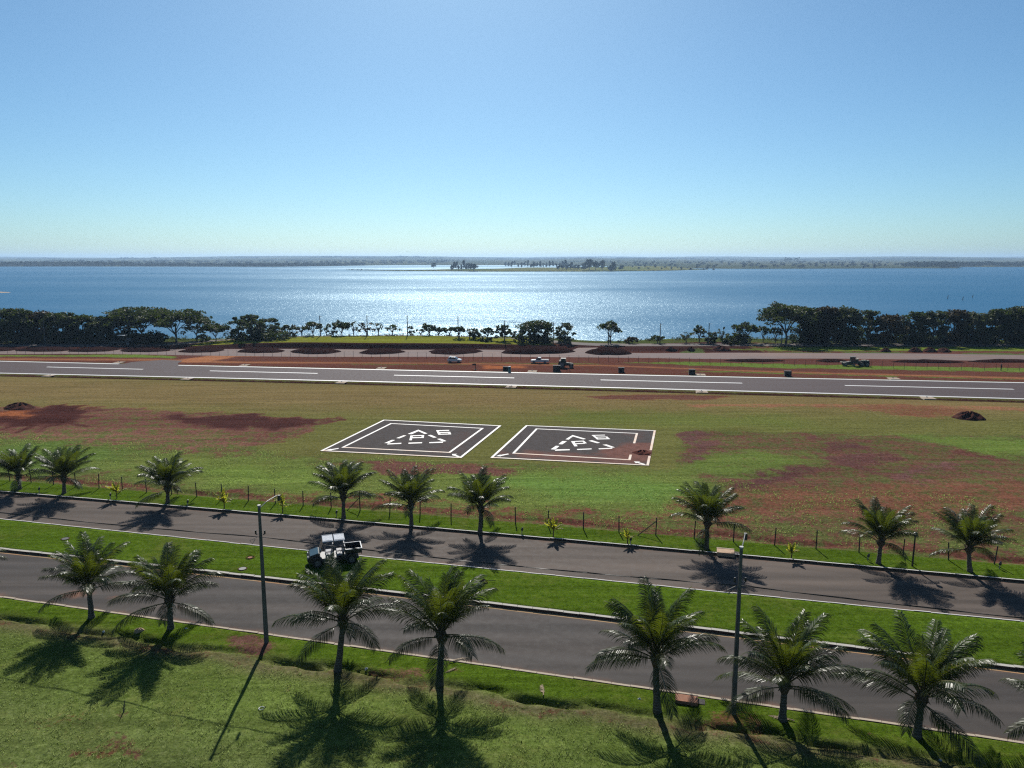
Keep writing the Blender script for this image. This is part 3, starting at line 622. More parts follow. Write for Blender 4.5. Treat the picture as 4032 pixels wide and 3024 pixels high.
M['pad_soiled'] = paint('pad_paint_soiled', (0.55, 0.47, 0.38), stain=(0.46, 0.25, 0.13), amt=0.22, wear=0.6)
def helipad(corners, label, spills, inner, glyphs, crop, soiled, in_gap=None, out_gap=None):
    C = [Vector((*G(*p), 0)) for p in corners]                     # near left, far left, far right, near right
    cen = sum(C, Vector()) / 4
    root = tag(empty('helicopter_pad', (cen.x, cen.y, 0)), label, 'helipad', 'helicopter parking pads beside the runway')
    nn_ = 56; V = []; so = []
    for j in range(nn_ + 1):
        for i in range(nn_ + 1):
            a, b = i / nn_, j / nn_; p = (C[0] * (1 - a) + C[3] * a) * (1 - b) + (C[1] * (1 - a) + C[2] * a) * b
            V.append((p.x - cen.x, p.y - cen.y, 0.05))
    V = np.array(V); ii = np.arange((nn_ + 1) ** 2).reshape(nn_ + 1, nn_ + 1)
    Q = np.stack([ii[:-1, :-1], ii[:-1, 1:], ii[1:, 1:], ii[1:, :-1]], -1).reshape(-1, 4)
    me = nparr('slab', V, Q, M['pad']); so = np.zeros(len(V))
    px, py = V[:, 0] + cen.x, V[:, 1] + cen.y; wx, wy = 0.8 * hnoise(px, py, 0.9, 3), 0.8 * hnoise(px, py, 1.0, 8)
    for pts, soft, val in spills: so = np.maximum(so, val * poly_mask(px + wx, py + wy, np.array([G(*p) for p in pts]), soft))
    set_attr(me, 'soil', so); slab = link('slab', me, root)
    # skirt under the slab edge
    mb = MB()
    for a, b in ((0, 1), (1, 2), (2, 3), (3, 0)):
        p, q = C[a] - cen, C[b] - cen; mb.add([(p.x, p.y, -0.2), (q.x, q.y, -0.2), (q.x, q.y, 0.049), (p.x, p.y, 0.049)], [(0, 1, 2, 3)])
    mb.build('slab_edge', M['pad'], root)
    def stroke(name, p, q, wd, mat):
        d = (q - p).normalized(); nrm = Vector((-d.y, d.x, 0)) * wd / 2; p2, q2 = p - d * 0.0, q + d * 0.0
        k = 10; vs = []
        for i in range(k + 1):
            c_ = p2.lerp(q2, i / k) - cen; j = rng.uniform(-0.03, 0.03) * (mat is M['pad_soiled'] or 0.4)
            vs += [(c_.x + nrm.x * (1 + j), c_.y + nrm.y * (1 + j), 0.056), (c_.x - nrm.x * (1 - j), c_.y - nrm.y * (1 - j), 0.056)]
        me = pydata(name, vs, [(2 * i, 2 * i + 1, 2 * i + 3, 2 * i + 2) for i in range(k)], mat); link(name, me, root)
    def frame(name, K, wd, gap):
        inn = [K[i] + (cen - K[i]).normalized() * wd * 0.0 for i in range(4)]
        for i in range(4):
            p, q = inn[i], inn[(i + 1) % 4]; m_ = M['pad_soiled'] if i in soiled else M['pad_white']
            d = (q - p).normalized() * wd / 2
            p, q = p - d, q - d if True else q
            if i == 2 and gap: stroke(name, p, p.lerp(q, gap[0]), wd, m_); stroke(name, p.lerp(q, gap[1]), q, wd, m_)
            else: stroke(name, p, q, wd, m_)
    frame('outer_border', [c_ + (cen - c_).normalized() * 0.22 for c_ in C], 0.27, out_gap)
    frame('inner_border', [Vector((*G(*p), 0)) for p in inner], 0.27, in_gap)
    cx, cy, cs = crop
    for name, polys in glyphs:
        bm = bmesh.new()
        for k_, P in enumerate(polys):
            zz = 0.056 + 0.004 * k_; pts = [G(cx + cs * a, cy + cs * b, 0.05) for a, b in P]
            f = bm.faces.new([bm.verts.new((x - cen.x, y - cen.y, zz)) for x, y in pts]); f.normal_update()
            if f.normal.z < 0: f.normal_flip()
        me = bpy.data.meshes.new(name); bm.to_mesh(me); bm.free(); me.materials.append(M['pad_white']); link(name, me, root)
    return root
GA = [('triangle_mark', [[(1062, 200), (1185, 152), (1186, 168), (1110, 203)], [(1185, 152), (1290, 195), (1255, 200), (1186, 168)]]), ('triangle_mark', [[(932, 248), (1015, 216), (1048, 218), (970, 250)]]),
      ('triangle_mark', [[(1292, 215), (1330, 211), (1397, 240), (1355, 242)]]), ('triangle_mark', [[(795, 305), (882, 268), (918, 270), (845, 305)], [(835, 310), (992, 302), (988, 314), (826, 321)]]),
      ('triangle_mark', [[(1073, 300), (1229, 295), (1227, 306), (1071, 312)]]), ('triangle_mark', [[(1398, 257), (1440, 254), (1508, 282), (1468, 286)], [(1311, 295), (1470, 288), (1466, 301), (1310, 306)]]),
      ('letter_p', [[(1095, 218), (1122, 218), (1110, 272), (1082, 272)], [(1118, 217), (1252, 213), (1250, 222), (1116, 226)], [(1225, 220), (1250, 219), (1246, 247), (1220, 247)], [(1113, 240), (1224, 238), (1222, 247), (1111, 250)]]),
      ('number_6', [[(1390, 158), (1540, 154), (1535, 163), (1392, 167)], [(1392, 165), (1418, 165), (1442, 203), (1412, 203)], [(1420, 180), (1552, 177), (1550, 186), (1424, 189)], [(1527, 184), (1552, 184), (1563, 206), (1537, 206)], [(1412, 201), (1537, 198), (1537, 207), (1414, 210)]]),
      ('arrow', [[(180, 376), (270, 361), (272, 369), (185, 386)], [(118, 386), (188, 371), (192, 390)]]), ('arrow', [[(1570, 430), (1632, 428), (1580, 450)], [(1600, 438), (1665, 458), (1640, 466), (1590, 446)]])]
GB = [('triangle_mark', [[(1003, 215), (1088, 163), (1092, 180), (1042, 218)], [(1088, 163), (1252, 210), (1215, 216), (1092, 180)]]), ('triangle_mark', [[(918, 273), (965, 236), (1020, 238), (965, 275)]]),
      ('triangle_mark', [[(1280, 232), (1325, 226), (1422, 256), (1385, 262)]]), ('triangle_mark', [[(825, 335), (888, 293), (930, 296), (880, 338)], [(875, 345), (900, 337), (1055, 335), (1055, 347), (880, 353)]]),
      ('triangle_mark', [[(1142, 332), (1318, 325), (1320, 336), (1145, 343)]]), ('triangle_mark', [[(1450, 280), (1500, 276), (1602, 312), (1560, 316)], [(1403, 325), (1560, 318), (1575, 328), (1408, 336)]]),
      ('letter_p', [[(1070, 238), (1105, 237), (1150, 298), (1112, 300)], [(1103, 237), (1225, 231), (1230, 241), (1110, 246)], [(1208, 240), (1232, 238), (1262, 263), (1232, 266)], [(1128, 265), (1233, 259), (1238, 269), (1134, 275)]]),
      ('number_6', [[(1320, 163), (1480, 159), (1484, 167), (1325, 171)], [(1328, 170), (1356, 170), (1402, 208), (1375, 208)], [(1372, 185), (1510, 182), (1515, 190), (1380, 194)], [(1490, 190), (1515, 189), (1545, 214), (1512, 214)], [(1376, 207), (1512, 205), (1514, 215), (1382, 218)]]),
      ('arrow', [[(210, 405), (310, 387), (318, 396), (220, 416)], [(163, 418), (215, 400), (226, 421)]]), ('arrow', [[(1832, 482), (1908, 485), (1855, 505)], [(1880, 490), (1968, 515), (1955, 525), (1868, 499)]])]
helipad([(1260, 1777), (1510, 1654), (1975, 1677), (1817, 1805)], 'dark asphalt helicopter pad with crisp white borders, nearer the bare red soil on the left', [([(1240, 1790), (1290, 1760), (1330, 1790)], 0.8, 0.55), ([(1780, 1700), (1930, 1680), (1840, 1800), (1600, 1800)], 2.0, 0.36)],
        [(1350, 1763), (1540, 1669), (1900, 1688), (1770, 1783)], GA, (1240, 1640, 0.3436), (3,))
helipad([(1930, 1804), (2070, 1676), (2583, 1696), (2556, 1835)], 'asphalt helicopter pad stained with red soil, a dirt pile covering its right edge', [([(2330, 1780), (2480, 1740), (2590, 1740), (2580, 1830), (2400, 1815)], 1.6, 0.75), ([(1990, 1800), (2050, 1770), (2300, 1785), (2500, 1800), (2560, 1840), (2200, 1820)], 1.2, 0.58), ([(2400, 1690), (2560, 1700), (2540, 1745), (2440, 1720)], 1.2, 0.4), ([(1940, 1804), (1990, 1760), (2040, 1800)], 0.8, 0.5)],
        [(2022, 1786), (2113, 1690), (2508, 1708), (2478, 1812)], GB, (1900, 1660, 0.3255), (2, 3), (0.42, 0.84), (0.62, 0.78))

# ------------------------------------------------------------------ leaves and wood
def leaf_mat(name, base, rough, trans, tcol, var=0.35, spec=0.5, alt=None, scale=0.8):
    n = NT(name); a = n.noise(scale, 3, 0.6)
    c = n.scale(base, n.mr(a, 0.3, 0.7, 1 - var, 1 + var))
    if alt: c = n.mix(n.mr(n.noise(scale * 0.6, 3), 0.55, 0.7, 0, 0.7, True), c, alt)
    n.set(Base_Color=c, Roughness=rough); n.p.inputs['Specular IOR Level'].default_value = spec
    tr = n.t.nodes.new('ShaderNodeBsdfTranslucent'); n.setin(tr.inputs[0], tuple(x * ALB for x in tcol))
    mx = n.t.nodes.new('ShaderNodeMixShader'); mx.inputs[0].default_value = trans
    n.l(n.p.outputs[0], mx.inputs[1]); n.l(tr.outputs[0], mx.inputs[2]); n.l(mx.outputs[0], n.out.inputs['Surface'])
    return n.m
M['frond'] = leaf_mat('palm_leaf', (0.034, 0.050, 0.011), 0.38, 0.26, (0.12, 0.16, 0.012), spec=0.30, alt=(0.060, 0.056, 0.014))
M['frond_young'] = leaf_mat('young_palm_leaf', (0.042, 0.066, 0.011), 0.40, 0.30, (0.17, 0.22, 0.014), spec=0.3)
M['frond_yellow'] = leaf_mat('yellow_seedling_leaf', (0.30, 0.31, 0.04), 0.5, 0.55, (0.75, 0.75, 0.06), spec=0.5)
M['frond_dry'] = simple('dry_frond', (0.30, 0.22, 0.13), 0.8, 0.3, 4)
M['rachis'] = simple('palm_rachis', (0.11, 0.10, 0.035), 0.5, 0.3, 3)
M['leaf'] = leaf_mat('tree_leaf', (0.036, 0.052, 0.015), 0.6, 0.26, (0.09, 0.13, 0.015), spec=0.10, alt=(0.042, 0.042, 0.016), scale=0.4)
M['leaf_grey'] = leaf_mat('grey_green_leaf', (0.058, 0.076, 0.034), 0.6, 0.26, (0.11, 0.14, 0.04), spec=0.10, alt=(0.07, 0.06, 0.03), scale=0.5)
M['leaf_rust'] = leaf_mat('rusty_leaf', (0.060, 0.048, 0.020), 0.6, 0.16, (0.11, 0.08, 0.02), spec=0.10, scale=0.5)
M['leaf_far'] = leaf_mat('far_leaf', (0.013, 0.022, 0.012), 0.9, 0.0, (0.02, 0.03, 0.01), spec=0.0, scale=0.05)
n = NT('palm_bark'); sep = n.t.nodes.new('ShaderNodeSeparateXYZ'); n.l(n.tc.outputs['Object'], sep.inputs[0])
ring = n.math('SINE', n.math('ADD', n.math('MULTIPLY', sep.outputs[2], 42.0), n.math('MULTIPLY', n.noise(3, 3), 5.0)))
c = n.mix(n.mr(ring, -1, 1, 0, 1), (0.075, 0.062, 0.048), (0.15, 0.13, 0.105)); c = n.scale(c, n.mr(n.noise(9, 4), 0.3, 0.7, 0.65, 1.3))
n.set(Base_Color=c, Roughness=0.9); n.bump(ring, 0.5, 0.02); M['palm_bark'] = n.m
M['fibre'] = simple('palm_fibre', (0.095, 0.062, 0.032), 0.95, 0.4, 12, bump=0.6)
M['bark'] = simple('tree_bark', (0.075, 0.06, 0.048), 0.95, 0.35, 4, bump=0.5)

# ------------------------------------------------------------------ palms
HANG = 0.55
def frond_mesh(el, L, seed, droop, nleaf=62, mats=None, wid=0.036, swing=0.0):
    r = random.Random(seed); NS = 11; mb = MB(); pts = []; tan = []
    p = Vector((0, 0, 0)); th = R(el)
    for i in range(NS + 1):
        s = i / NS; t_ = th - R(droop) * s ** 1.7
        pts.append(p.copy()); d = Vector((math.cos(t_), swing * s * s, math.sin(t_))).normalized(); tan.append(d); p = p + d * (L / NS)
    def at_s(s):
        f = s * NS; i = min(int(f), NS - 1); k = f - i; return pts[i].lerp(pts[i + 1], k), tan[i].lerp(tan[i + 1], k).normalized()
    rad = [0.034 * (1 - i / NS) + 0.006 for i in range(NS + 1)]
    mb.tube(pts, rad, 4, False); nr_ = len(mb.f)
    for side in (-1, 1):
        for k in range(nleaf):
            s = 0.17 + 0.82 * (k + r.random() * 0.6) / nleaf; q, d = at_s(min(s, 0.995))
            lat = Vector((-d.y, d.x, 0)); lat = (Vector((0, 1, 0)) if lat.length < 1e-3 else Vector((0, 1, 0)) - d * d.y).normalized() * side
            up = lat.cross(d) * side
            ll = (0.34 + 0.62 * math.sin(math.pi * min(1, (s - 0.10) / 0.94) ** 0.7)) * L / 3.6 * r.uniform(0.85, 1.12)
            fw = 0.65 + 0.85 * s
            d1 = (lat * 1.0 + d * fw + up * r.uniform(0.05, 0.30)).normalized()
            hang = Vector((0, 0, -1)) * (0.62 + 0.30 * r.random())
            d2 = (d1 + hang * HANG).normalized(); d3 = (d1 * 0.7 + hang * HANG * 1.7).normalized()
            a = q; b = a + d1 * ll * 0.36; c = b + d2 * ll * 0.34; e = c + d3 * ll * 0.32
            wv = (d * 0.75 + up * 0.30 * r.uniform(-1, 1) - lat * 0.2).normalized() * wid * 0.5
            mb.add([a - wv * 0.6, a + wv * 0.6, b + wv, b - wv, c + wv * 0.8, c - wv * 0.8, e], [(0, 1, 2, 3), (3, 2, 4, 5), (5, 4, 6)])
    m1, m2 = mats
    me = pydata('frond', mb.v, mb.f, [m1, m2]); mi = np.zeros(len(mb.f), np.int32); mi[:nr_] = 1
    me.polygons.foreach_set('material_index', mi); return me
CLASSES = [(80, 26), (69, 42), (58, 54), (47, 62), (36, 66), (25, 64), (14, 58), (5, 50)]
FROND = [[frond_mesh(e, 3.6, 100 * i + j, d * (0.9 + 0.12 * j), mats=(M['frond_young'] if i < 2 else M['frond'], M['rachis']), swing=0.12 * (j - 1)) for j in range(3)] for i, (e, d) in enumerate(CLASSES)]
def palm_height(base, v):                       # z of the image row v above a base point
    b = (1512 - v) / FPX; return CAMH + base.y * (-SP + b * CP) / (CP + b * SP)
G1, G2 = 'coconut palms along the near kerb', 'coconut palms along the far kerb'
def palm(name, bu, bv, cu, cv, scale, seed, label, group, counts, lean=0.0, dead=0):
    r = random.Random(seed); scale *= r.uniform(0.92, 1.05) * (1.16 if group == G2 else 1.0); base = at(bu, bv); zt = palm_height(base, cv) - base.z
    xt = (cu - 2016) / FPX * (base.y * CP + (CAMH - base.z - zt) * SP) - base.x
    root = tag(empty(name, base), label, 'palm', group)
    k = 0.19 * scale ** 0.7; H = zt; pts = []; rad = []
    for i in range(13):
        s = i / 12; pts.append((xt * (s ** 0.8) + 0.10 * math.sin(s * math.pi) * r.uniform(-0.2, 0.2), lean * s * 0.3, H * s - (0.15 if i == 0 else 0)))
        rad.append(k * (0.95 + 0.32 * math.exp(-s * 10) - 0.24 * s + 0.04 * (i % 2)))
    MB().tube(pts, rad, 10).build('trunk', M['palm_bark'], root, smooth=True)
    top = Vector(pts[-1])
    sh = [(top.x, top.y, top.z - 0.15), (top.x, top.y, top.z + 0.12), (top.x, top.y, top.z + 0.3 * scale), (top.x, top.y, top.z + 0.6 * scale), (top.x, top.y, top.z + 0.9 * scale)]
    mb = MB().tube(sh, [k * 0.9, k * 1.35, k * 1.55, k * 0.95, k * 0.25], 9)
    for i in range(14):
        an = i * 2.4; zz = top.z - 0.05 + r.random() * 0.6 * scale; c_ = Vector((math.cos(an), math.sin(an), 0))
        mb.tube([Vector((top.x, top.y, zz)) + c_ * k, Vector((top.x, top.y, zz + 0.18)) + c_ * (k * 1.8), Vector((top.x, top.y, zz + 0.1)) + c_ * (k * 2.3)], [0.05, 0.04, 0.012], 4)
    mb.build('fibre_sheath', M['fibre'], root)
    an = r.random() * 6.28
    for ci, n_ in enumerate(counts):
        for q in range(n_):
            an += 2.39996 + r.uniform(-0.25, 0.25)
            hh = top.z + (0.50 - 0.06 * ci) * scale + r.uniform(-0.06, 0.06)
            sc = scale * r.uniform(0.86, 1.06) * (0.78 if ci == 0 else 1.0)
            o = link('frond', FROND[ci][r.randrange(3)], root, (top.x + 0.06 * math.cos(an), top.y + 0.06 * math.sin(an), max(hh, top.z + 0.05)), (r.uniform(-0.18, 0.18), r.uniform(-0.08, 0.08), an), sc)
    if dead:
        for q in range(dead):
            o = link('frond', FROND[7][q % 3], root, (top.x, top.y, top.z + 0.1), (0.2, 0.75, -0.5 + q * 2.2), scale * 0.95)
    return root
G1, G2 = 'coconut palms along the near kerb', 'coconut palms along the far kerb'
front = [(-175, 2362, -170, 2262, 0.95, 'palm at the far left edge, only its frond tips in view', 0), (360, 2432, 352, 2330, 0.96, 'front-row coconut palm leftmost in full view, orange soil stain on the road behind it', 0),
         (672, 2475, 668, 2378, 0.95, 'front-row coconut palm second from left, left of the tall lamp pole', 0), (1328, 2640, 1350, 2462, 0.98, 'front-row coconut palm with bent trunk, in front of the parked buggy', 0),
         (1730, 2700, 1738, 2520, 1.02, 'front-row coconut palm standing alone mid-picture, fourth from left', 0), (2588, 2797, 2583, 2612, 1.05, 'tall front-row coconut palm just left of the terracotta drain box', 0),
         (3081, 2834, 3088, 2716, 1.0, 'front-row coconut palm just right of the right lamp pole', 0), (3610, 2900, 3626, 2770, 1.04, 'front-row coconut palm with a dead frond hanging along its thick trunk', 1), (4215, 2985, 4220, 2845, 0.95, 'palm cut off by the right edge, only frond tips in view', 0)]
for i, (bu, bv, cu, cv, sc, lab, dd) in enumerate(front):
    palm('coconut_palm', bu, bv, cu, cv, sc, 20 + i, lab, G1, [(6, 8, 5, 3, 2, 2, 2, 1), (5, 8, 6, 3, 3, 1, 3, 0), (6, 7, 5, 4, 2, 2, 1, 2), (5, 9, 5, 2, 3, 3, 1, 1)][i % 4], dead=dd)
back = [(78, 1925, 74, 1885, 0.80, 'back-row coconut palm leftmost, near the left picture edge'), (252, 1942, 252, 1895, 0.84, 'back-row coconut palm second from left'), (660, 1980, 660, 1935, 0.80, 'back-row coconut palm between the first and second yellow seedlings from the left'),
        (1353, 2040, 1352, 1968, 0.86, 'back-row coconut palm behind the parked buggy'), (1620, 2068, 1618, 2000, 0.80, 'back-row coconut palm below the left helicopter pad, second right of the buggy'), (1890, 2095, 1893, 2015, 0.82, 'back-row coconut palm below the gap between the two helicopter pads'),
        (2782, 2160, 2785, 2075, 0.88, 'back-row coconut palm left of the tan drain box at the far kerb'), (3458, 2218, 3468, 2145, 0.80, 'back-row coconut palm left of the dark garden lamp post'), (3820, 2250, 3815, 2172, 0.76, 'back-row coconut palm rightmost, right of the dark garden lamp post')]
for i, (bu, bv, cu, cv, sc, lab) in enumerate(back):
    palm('coconut_palm', bu, bv, cu, cv, sc, 60 + i, lab, G2, [(8, 10, 7, 3, 2, 1, 1, 1), (7, 11, 6, 4, 1, 2, 1, 0), (8, 9, 8, 3, 3, 1, 0, 1)][i % 3])
# yellow seedlings on the far verge
SEED = [frond_mesh(e, 1.0, 900 + i, d, 13, (M['frond_yellow'], M['frond_yellow']), 0.12) for i, (e, d) in enumerate(((80, 30), (60, 50), (40, 60)))]
for i, (u, v, h, lab) in enumerate(((460, 1962, 1.35, 'yellow palm seedling leftmost of the row along the far kerb'), (883, 2002, 1.45, 'bright yellow bushy palm seedling left of the left lamp pole top'), (1113, 2017, 1.3, 'yellow palm seedling just right of the left lamp pole top'),
                               (2178, 2112, 1.35, 'yellow palm seedling by the far kerb below the right helicopter pad'), (2470, 2147, 1.0, 'small thin yellow seedling beside a grey stake and a braced fence post'), (3115, 2206, 0.95, 'small yellow flowering seedling right of the right lamp pole'))):
    b = at(u, v); root = tag(empty('palm_seedling', b), lab, 'seedling', 'yellow palm seedlings on the far verge'); r = random.Random(i)
    MB().tube([(0, 0, -0.1), (0.02, 0, h * 0.3), (0, 0, h * 0.5)], [0.05, 0.045, 0.03], 6).build('stem', M['fibre'], root)
    for k in range(11 if i in (1, 3) else 8): link('frond', SEED[k % 3], root, (0, 0, h * (0.3 + 0.2 * r.random())), (r.uniform(-0.2, 0.2), 0, k * 2.4 + r.random()), h * r.uniform(0.62, 0.85))

# ------------------------------------------------------------------ materials for made things
M['galv'] = simple('galvanised_steel', (0.34, 0.34, 0.34), 0.55, 0.2, 5, metallic=0.3)
M['pole_conc'] = simple('pole_concrete', (0.15, 0.14, 0.122), 0.95, 0.25, 2.0, tint=(0.10, 0.092, 0.08), bump=0.3, spec=0.1)
M['post_wood'] = simple('post_wood', (0.050, 0.044, 0.038), 0.9, 0.35, 8, bump=0.4)
M['wire'] = simple('wire_steel', (0.16, 0.15, 0.14), 0.6, 0.2, 5, metallic=0.4)
M['cable'] = simple('cable_black', (0.035, 0.033, 0.032), 0.42, 0.2, 5)
M['black'] = simple('black_plastic', (0.016, 0.016, 0.018), 0.42, 0.3, 5)
M['rubber'] = simple('tyre_rubber', (0.020, 0.019, 0.018), 0.85, 0.3, 8)
M['rim'] = simple('wheel_rim', (0.20, 0.20, 0.21), 0.4, 0.2, 6, metallic=0.5)
M['white'] = simple('white_paint', (0.70, 0.71, 0.72), 0.28, 0.06, 2, tint=(0.58, 0.52, 0.46))
M['roof_white'] = simple('buggy_roof', (0.48, 0.50, 0.53), 0.22, 0.06, 3)
M['seat'] = simple('seat_vinyl', (0.26, 0.26, 0.28), 0.30, 0.15, 5)
M['teal'] = simple('teal_bodywork', (0.022, 0.052, 0.064), 0.25, 0.2, 3)
M['red'] = simple('tail_red', (0.30, 0.02, 0.02), 0.3, 0.1, 5)
M['lamp'] = simple('lamp_lens', (0.6, 0.6, 0.58), 0.15, 0.05, 5)
M['soil_dark'] = simple('heaped_soil', (0.080, 0.038, 0.031), 0.98, 0.4, 1.6, tint=(0.085, 0.034, 0.026), bump=0.8, bscale=9, spec=0.0)
M['shaded_bank_soil'] = simple('shaded_bank_soil', (0.027, 0.014, 0.013), 0.98, 0.4, 0.8, tint=(0.040, 0.019, 0.017), bump=0.6, bscale=5, spec=0.0)  # dark soil, blackened further to carry the shade of camera-facing slopes
M['soil_red'] = simple('red_soil_pile', (0.150, 0.058, 0.046), 0.98, 0.35, 2.4, tint=(0.15, 0.055, 0.04), bump=0.8, bscale=9, spec=0.0)
M['terracotta'] = simple('terracotta', (0.27, 0.115, 0.062), 0.9, 0.25, 4, tint=(0.36, 0.17, 0.09), bump=0.3)
M['tan'] = simple('tan_brick', (0.46, 0.31, 0.20), 0.9, 0.2, 4, tint=(0.33, 0.20, 0.13), bump=0.3)
M['slab'] = simple('cream_concrete', (0.38, 0.31, 0.24), 0.9, 0.2, 1.5, tint=(0.32, 0.20, 0.12), spec=0.1)
M['crate'] = simple('dark_block', (0.030, 0.024, 0.022), 0.9, 0.35, 3, bump=0.4)
M['tealdrum'] = simple('teal_drum', (0.045, 0.15, 0.15), 0.45, 0.2, 4)
M['yellow'] = simple('machine_yellow', (0.20, 0.15, 0.055), 0.5, 0.3, 2, tint=(0.07, 0.05, 0.035))
M['cream'] = simple('machine_cream', (0.50, 0.45, 0.34), 0.5, 0.2, 2)
M['machine_dark'] = simple('machine_dark', (0.030, 0.034, 0.026), 0.55, 0.3, 3)
M['dead'] = simple('dead_wood', (0.13, 0.11, 0.095), 0.95, 0.3, 6)
M['cloth'] = simple('dark_cloth', (0.03, 0.03, 0.035), 0.9, 0.3, 10); M['skin'] = simple('skin', (0.20, 0.11, 0.07), 0.6, 0.1, 10); M['hat'] = simple('hat', (0.06, 0.05, 0.04), 0.9, 0.2, 9)
M['black_text'] = simple('board_numeral', (0.03, 0.03, 0.03), 0.8, 0.1, 5)
def glass_mat(name, base=(0.02, 0.03, 0.035), rough=0.06):
    n = NT(name); n.set(Base_Color=base, Roughness=rough); n.p.inputs['Specular IOR Level'].default_value = 0.8; return n.m
M['glass'] = glass_mat('dark_glass'); M['green_glass'] = glass_mat('green_glass', (0.03, 0.07, 0.05))

# ------------------------------------------------------------------ fences
def fence(name, label, bases, h, rad, wires, braces=(), wr=0.006, cat='fence', mesh_mat='post_wood'):
    b0 = bases[len(bases) // 2]; root = tag(empty(name, b0), label, cat)
    pm = MB().tube([(0, 0, -0.3), (0, 0, h * 0.5), (0, 0, h)], [rad, rad * 0.95, rad * 0.9], 6).mesh('post', M[mesh_mat])
    r = random.Random(5); tops = []
    for b in bases:
        rx, ry = r.gauss(0, 0.025), r.gauss(0, 0.025); link('post', pm, root, b - b0, (rx, ry, 0), (1, 1, r.uniform(0.94, 1.06)))
    for k in range(wires):
        z = h * (0.18 + 0.76 * k / max(1, wires - 1)); pts = []
        for p, q in zip(bases[:-1], bases[1:]):
            pts += [p - b0 + Vector((0, -rad, z)), (p + q) / 2 - b0 + Vector((0, -rad, z - 0.02))]
        pts.append(bases[-1] - b0 + Vector((0, -rad, z))); MB().tube(pts, wr, 3, False).build('wire', M['wire'], root)
    for i, dx in braces:
        p = bases[i] - b0; MB().tube([p + Vector((0, 0, h * 0.82)), p + Vector((dx, -0.05, -0.1))], rad * 0.8, 6).build('brace', M[mesh_mat], root)
    return root
fx = [-140, -50, 39, 123, 211, 299, 390, 482, 577, 676, 775, 876, 978, 1085, 1194, 1304, 1418, 1535, 1654, 1776, 1901, 2030, 2159, 2297, 2437, 2582, 2733, 2888, 3050, 3213, 3382, 3555, 3735, 3915, 4100, 4290]
bases = []
for u in fx:
    lo, hi = 1800.0, 2400.0
    for _ in range(30):
        m_ = (lo + hi) / 2; x, y = G(u, m_)
        if y > float(fence_line(x)): lo = m_
        else: hi = m_
    bases.append(Vector((x, y, gz(x, y))))
fence('wire_fence', 'dark post and wire fence along the grass verge behind the far kerb', bases, 1.45, 0.05, 5, ((16, -1.25), (25, -1.6)), 0.005)
fl2 = curve([(0, 1394), (900, 1401), (1900, 1413), (2400, 1428), (2900, 1437), (3400, 1447), (3900, 1459)], 3)
x = -122.0; bases = []
while x < 116: bases.append(Vector((x, float(fl2(x)), gz(x, float(fl2(x)))))); x += 2.1
fence('wire_fence', 'low thin wire fence between the runway and the taxiway', bases, 1.35, 0.034, 3, wr=0.004)

# ------------------------------------------------------------------ lamp poles, cable
def lamp_pole(u, v, vt, ut, label):
    b = at(u, v); h = palm_height(b, vt) - b.z; root = tag(empty('lamp_pole', b), label, 'pole', 'tall concrete lamp poles on the near verge')
    xt = (ut - 2016) / FPX * (b.y * CP + (CAMH - h) * SP) - b.x
    s = MB(); s.box((xt / 2, 0, h / 2 - 0.2), (0.235, 0.21, h + 0.4), taper=(0.55, 0.6), shear=(xt / 2, 0)); s.build('shaft', M['pole_conc'], root, bevel=0.02)
    arm = MB().tube([(xt, 0, h - 0.12), (xt + 0.25, 0.5, h + 0.12), (xt + 0.6, 1.35, h + 0.22)], [0.026, 0.022, 0.02], 6).build('lamp_arm', M['galv'], root)
    lh = MB().box((xt + 0.66, 1.45, h + 0.02), (0.14, 0.20, 0.34)).build('lamp_head', M['machine_dark'], arm, bevel=0.02)
    MB().tube([(xt, 0, h), (xt, 0, h + 0.1)], 0.1, 8).build('cap', M['galv'], root)
    for dx in (-0.17, 0.17):
        MB().tube([(xt * 0.8 + dx, 0, h * 0.80), (xt * 0.8 + dx * 1.5, 0, h * 0.80 + 0.06), (xt * 0.8 + dx * 1.5, 0, h * 0.80 + 0.26)], [0.03, 0.05, 0.045], 6).build('insulator', M['black'], root)
    MB().tube([(xt * 0.8 - 0.2, 0, h * 0.78), (xt * 0.8 - 0.6, -0.05, h * 0.76), (xt * 0.8 - 0.5, 0.03, h * 0.73), (xt * 0.8 - 0.3, 0, h * 0.77)], 0.016, 5).build('cable_clamp', M['wire'], root)
    return root, b, h, xt
p1 = lamp_pole(1045, 2530, 1995, 1020, 'tall grey concrete lamp pole standing left of the buggy')
p2 = lamp_pole(2893, 2810, 2160, 2919, 'tall grey concrete lamp pole standing right of the terracotta drain box')
def cable(name, pts, r_, label):
    c0 = pts[0]; MBp = []
    for p, q, sag in [(pts[i], pts[i + 1], 0.007) for i in range(len(pts) - 1)]:
        L_ = (q - p).length
        for k in range(24): t = k / 24; MBp.append(p.lerp(q, t) - c0 - Vector((0, 0, 4 * sag * L_ * t * (1 - t))))
    MBp.append(pts[-1] - c0); mb = MB().tube(MBp, r_, 5, False)
    off = [p_ + Vector((0.02 * math.sin(i * 1.7), 0.0, 0.02 + 0.02 * math.cos(i * 1.7))) for i, p_ in enumerate(MBp)]; mb.tube(off, r_ * 0.7, 4, False)
    return tag(mb.build(name, M['cable'], loc=c0), label, 'cable')
A1 = p1[1] + Vector((p1[3] * 0.8 + 0.2, 0, p1[2] * 0.78)); A2 = p2[1] + Vector((p2[3] * 0.8 + 0.2, 0, p2[2] * 0.78)); dA = A2 - A1
cable('power_cable', [A1 - dA * 1.02 + Vector((0, 0, 0.0)), A1, A2, A2 + dA], 0.021, 'twisted black power cable strung between the two tall lamp poles')
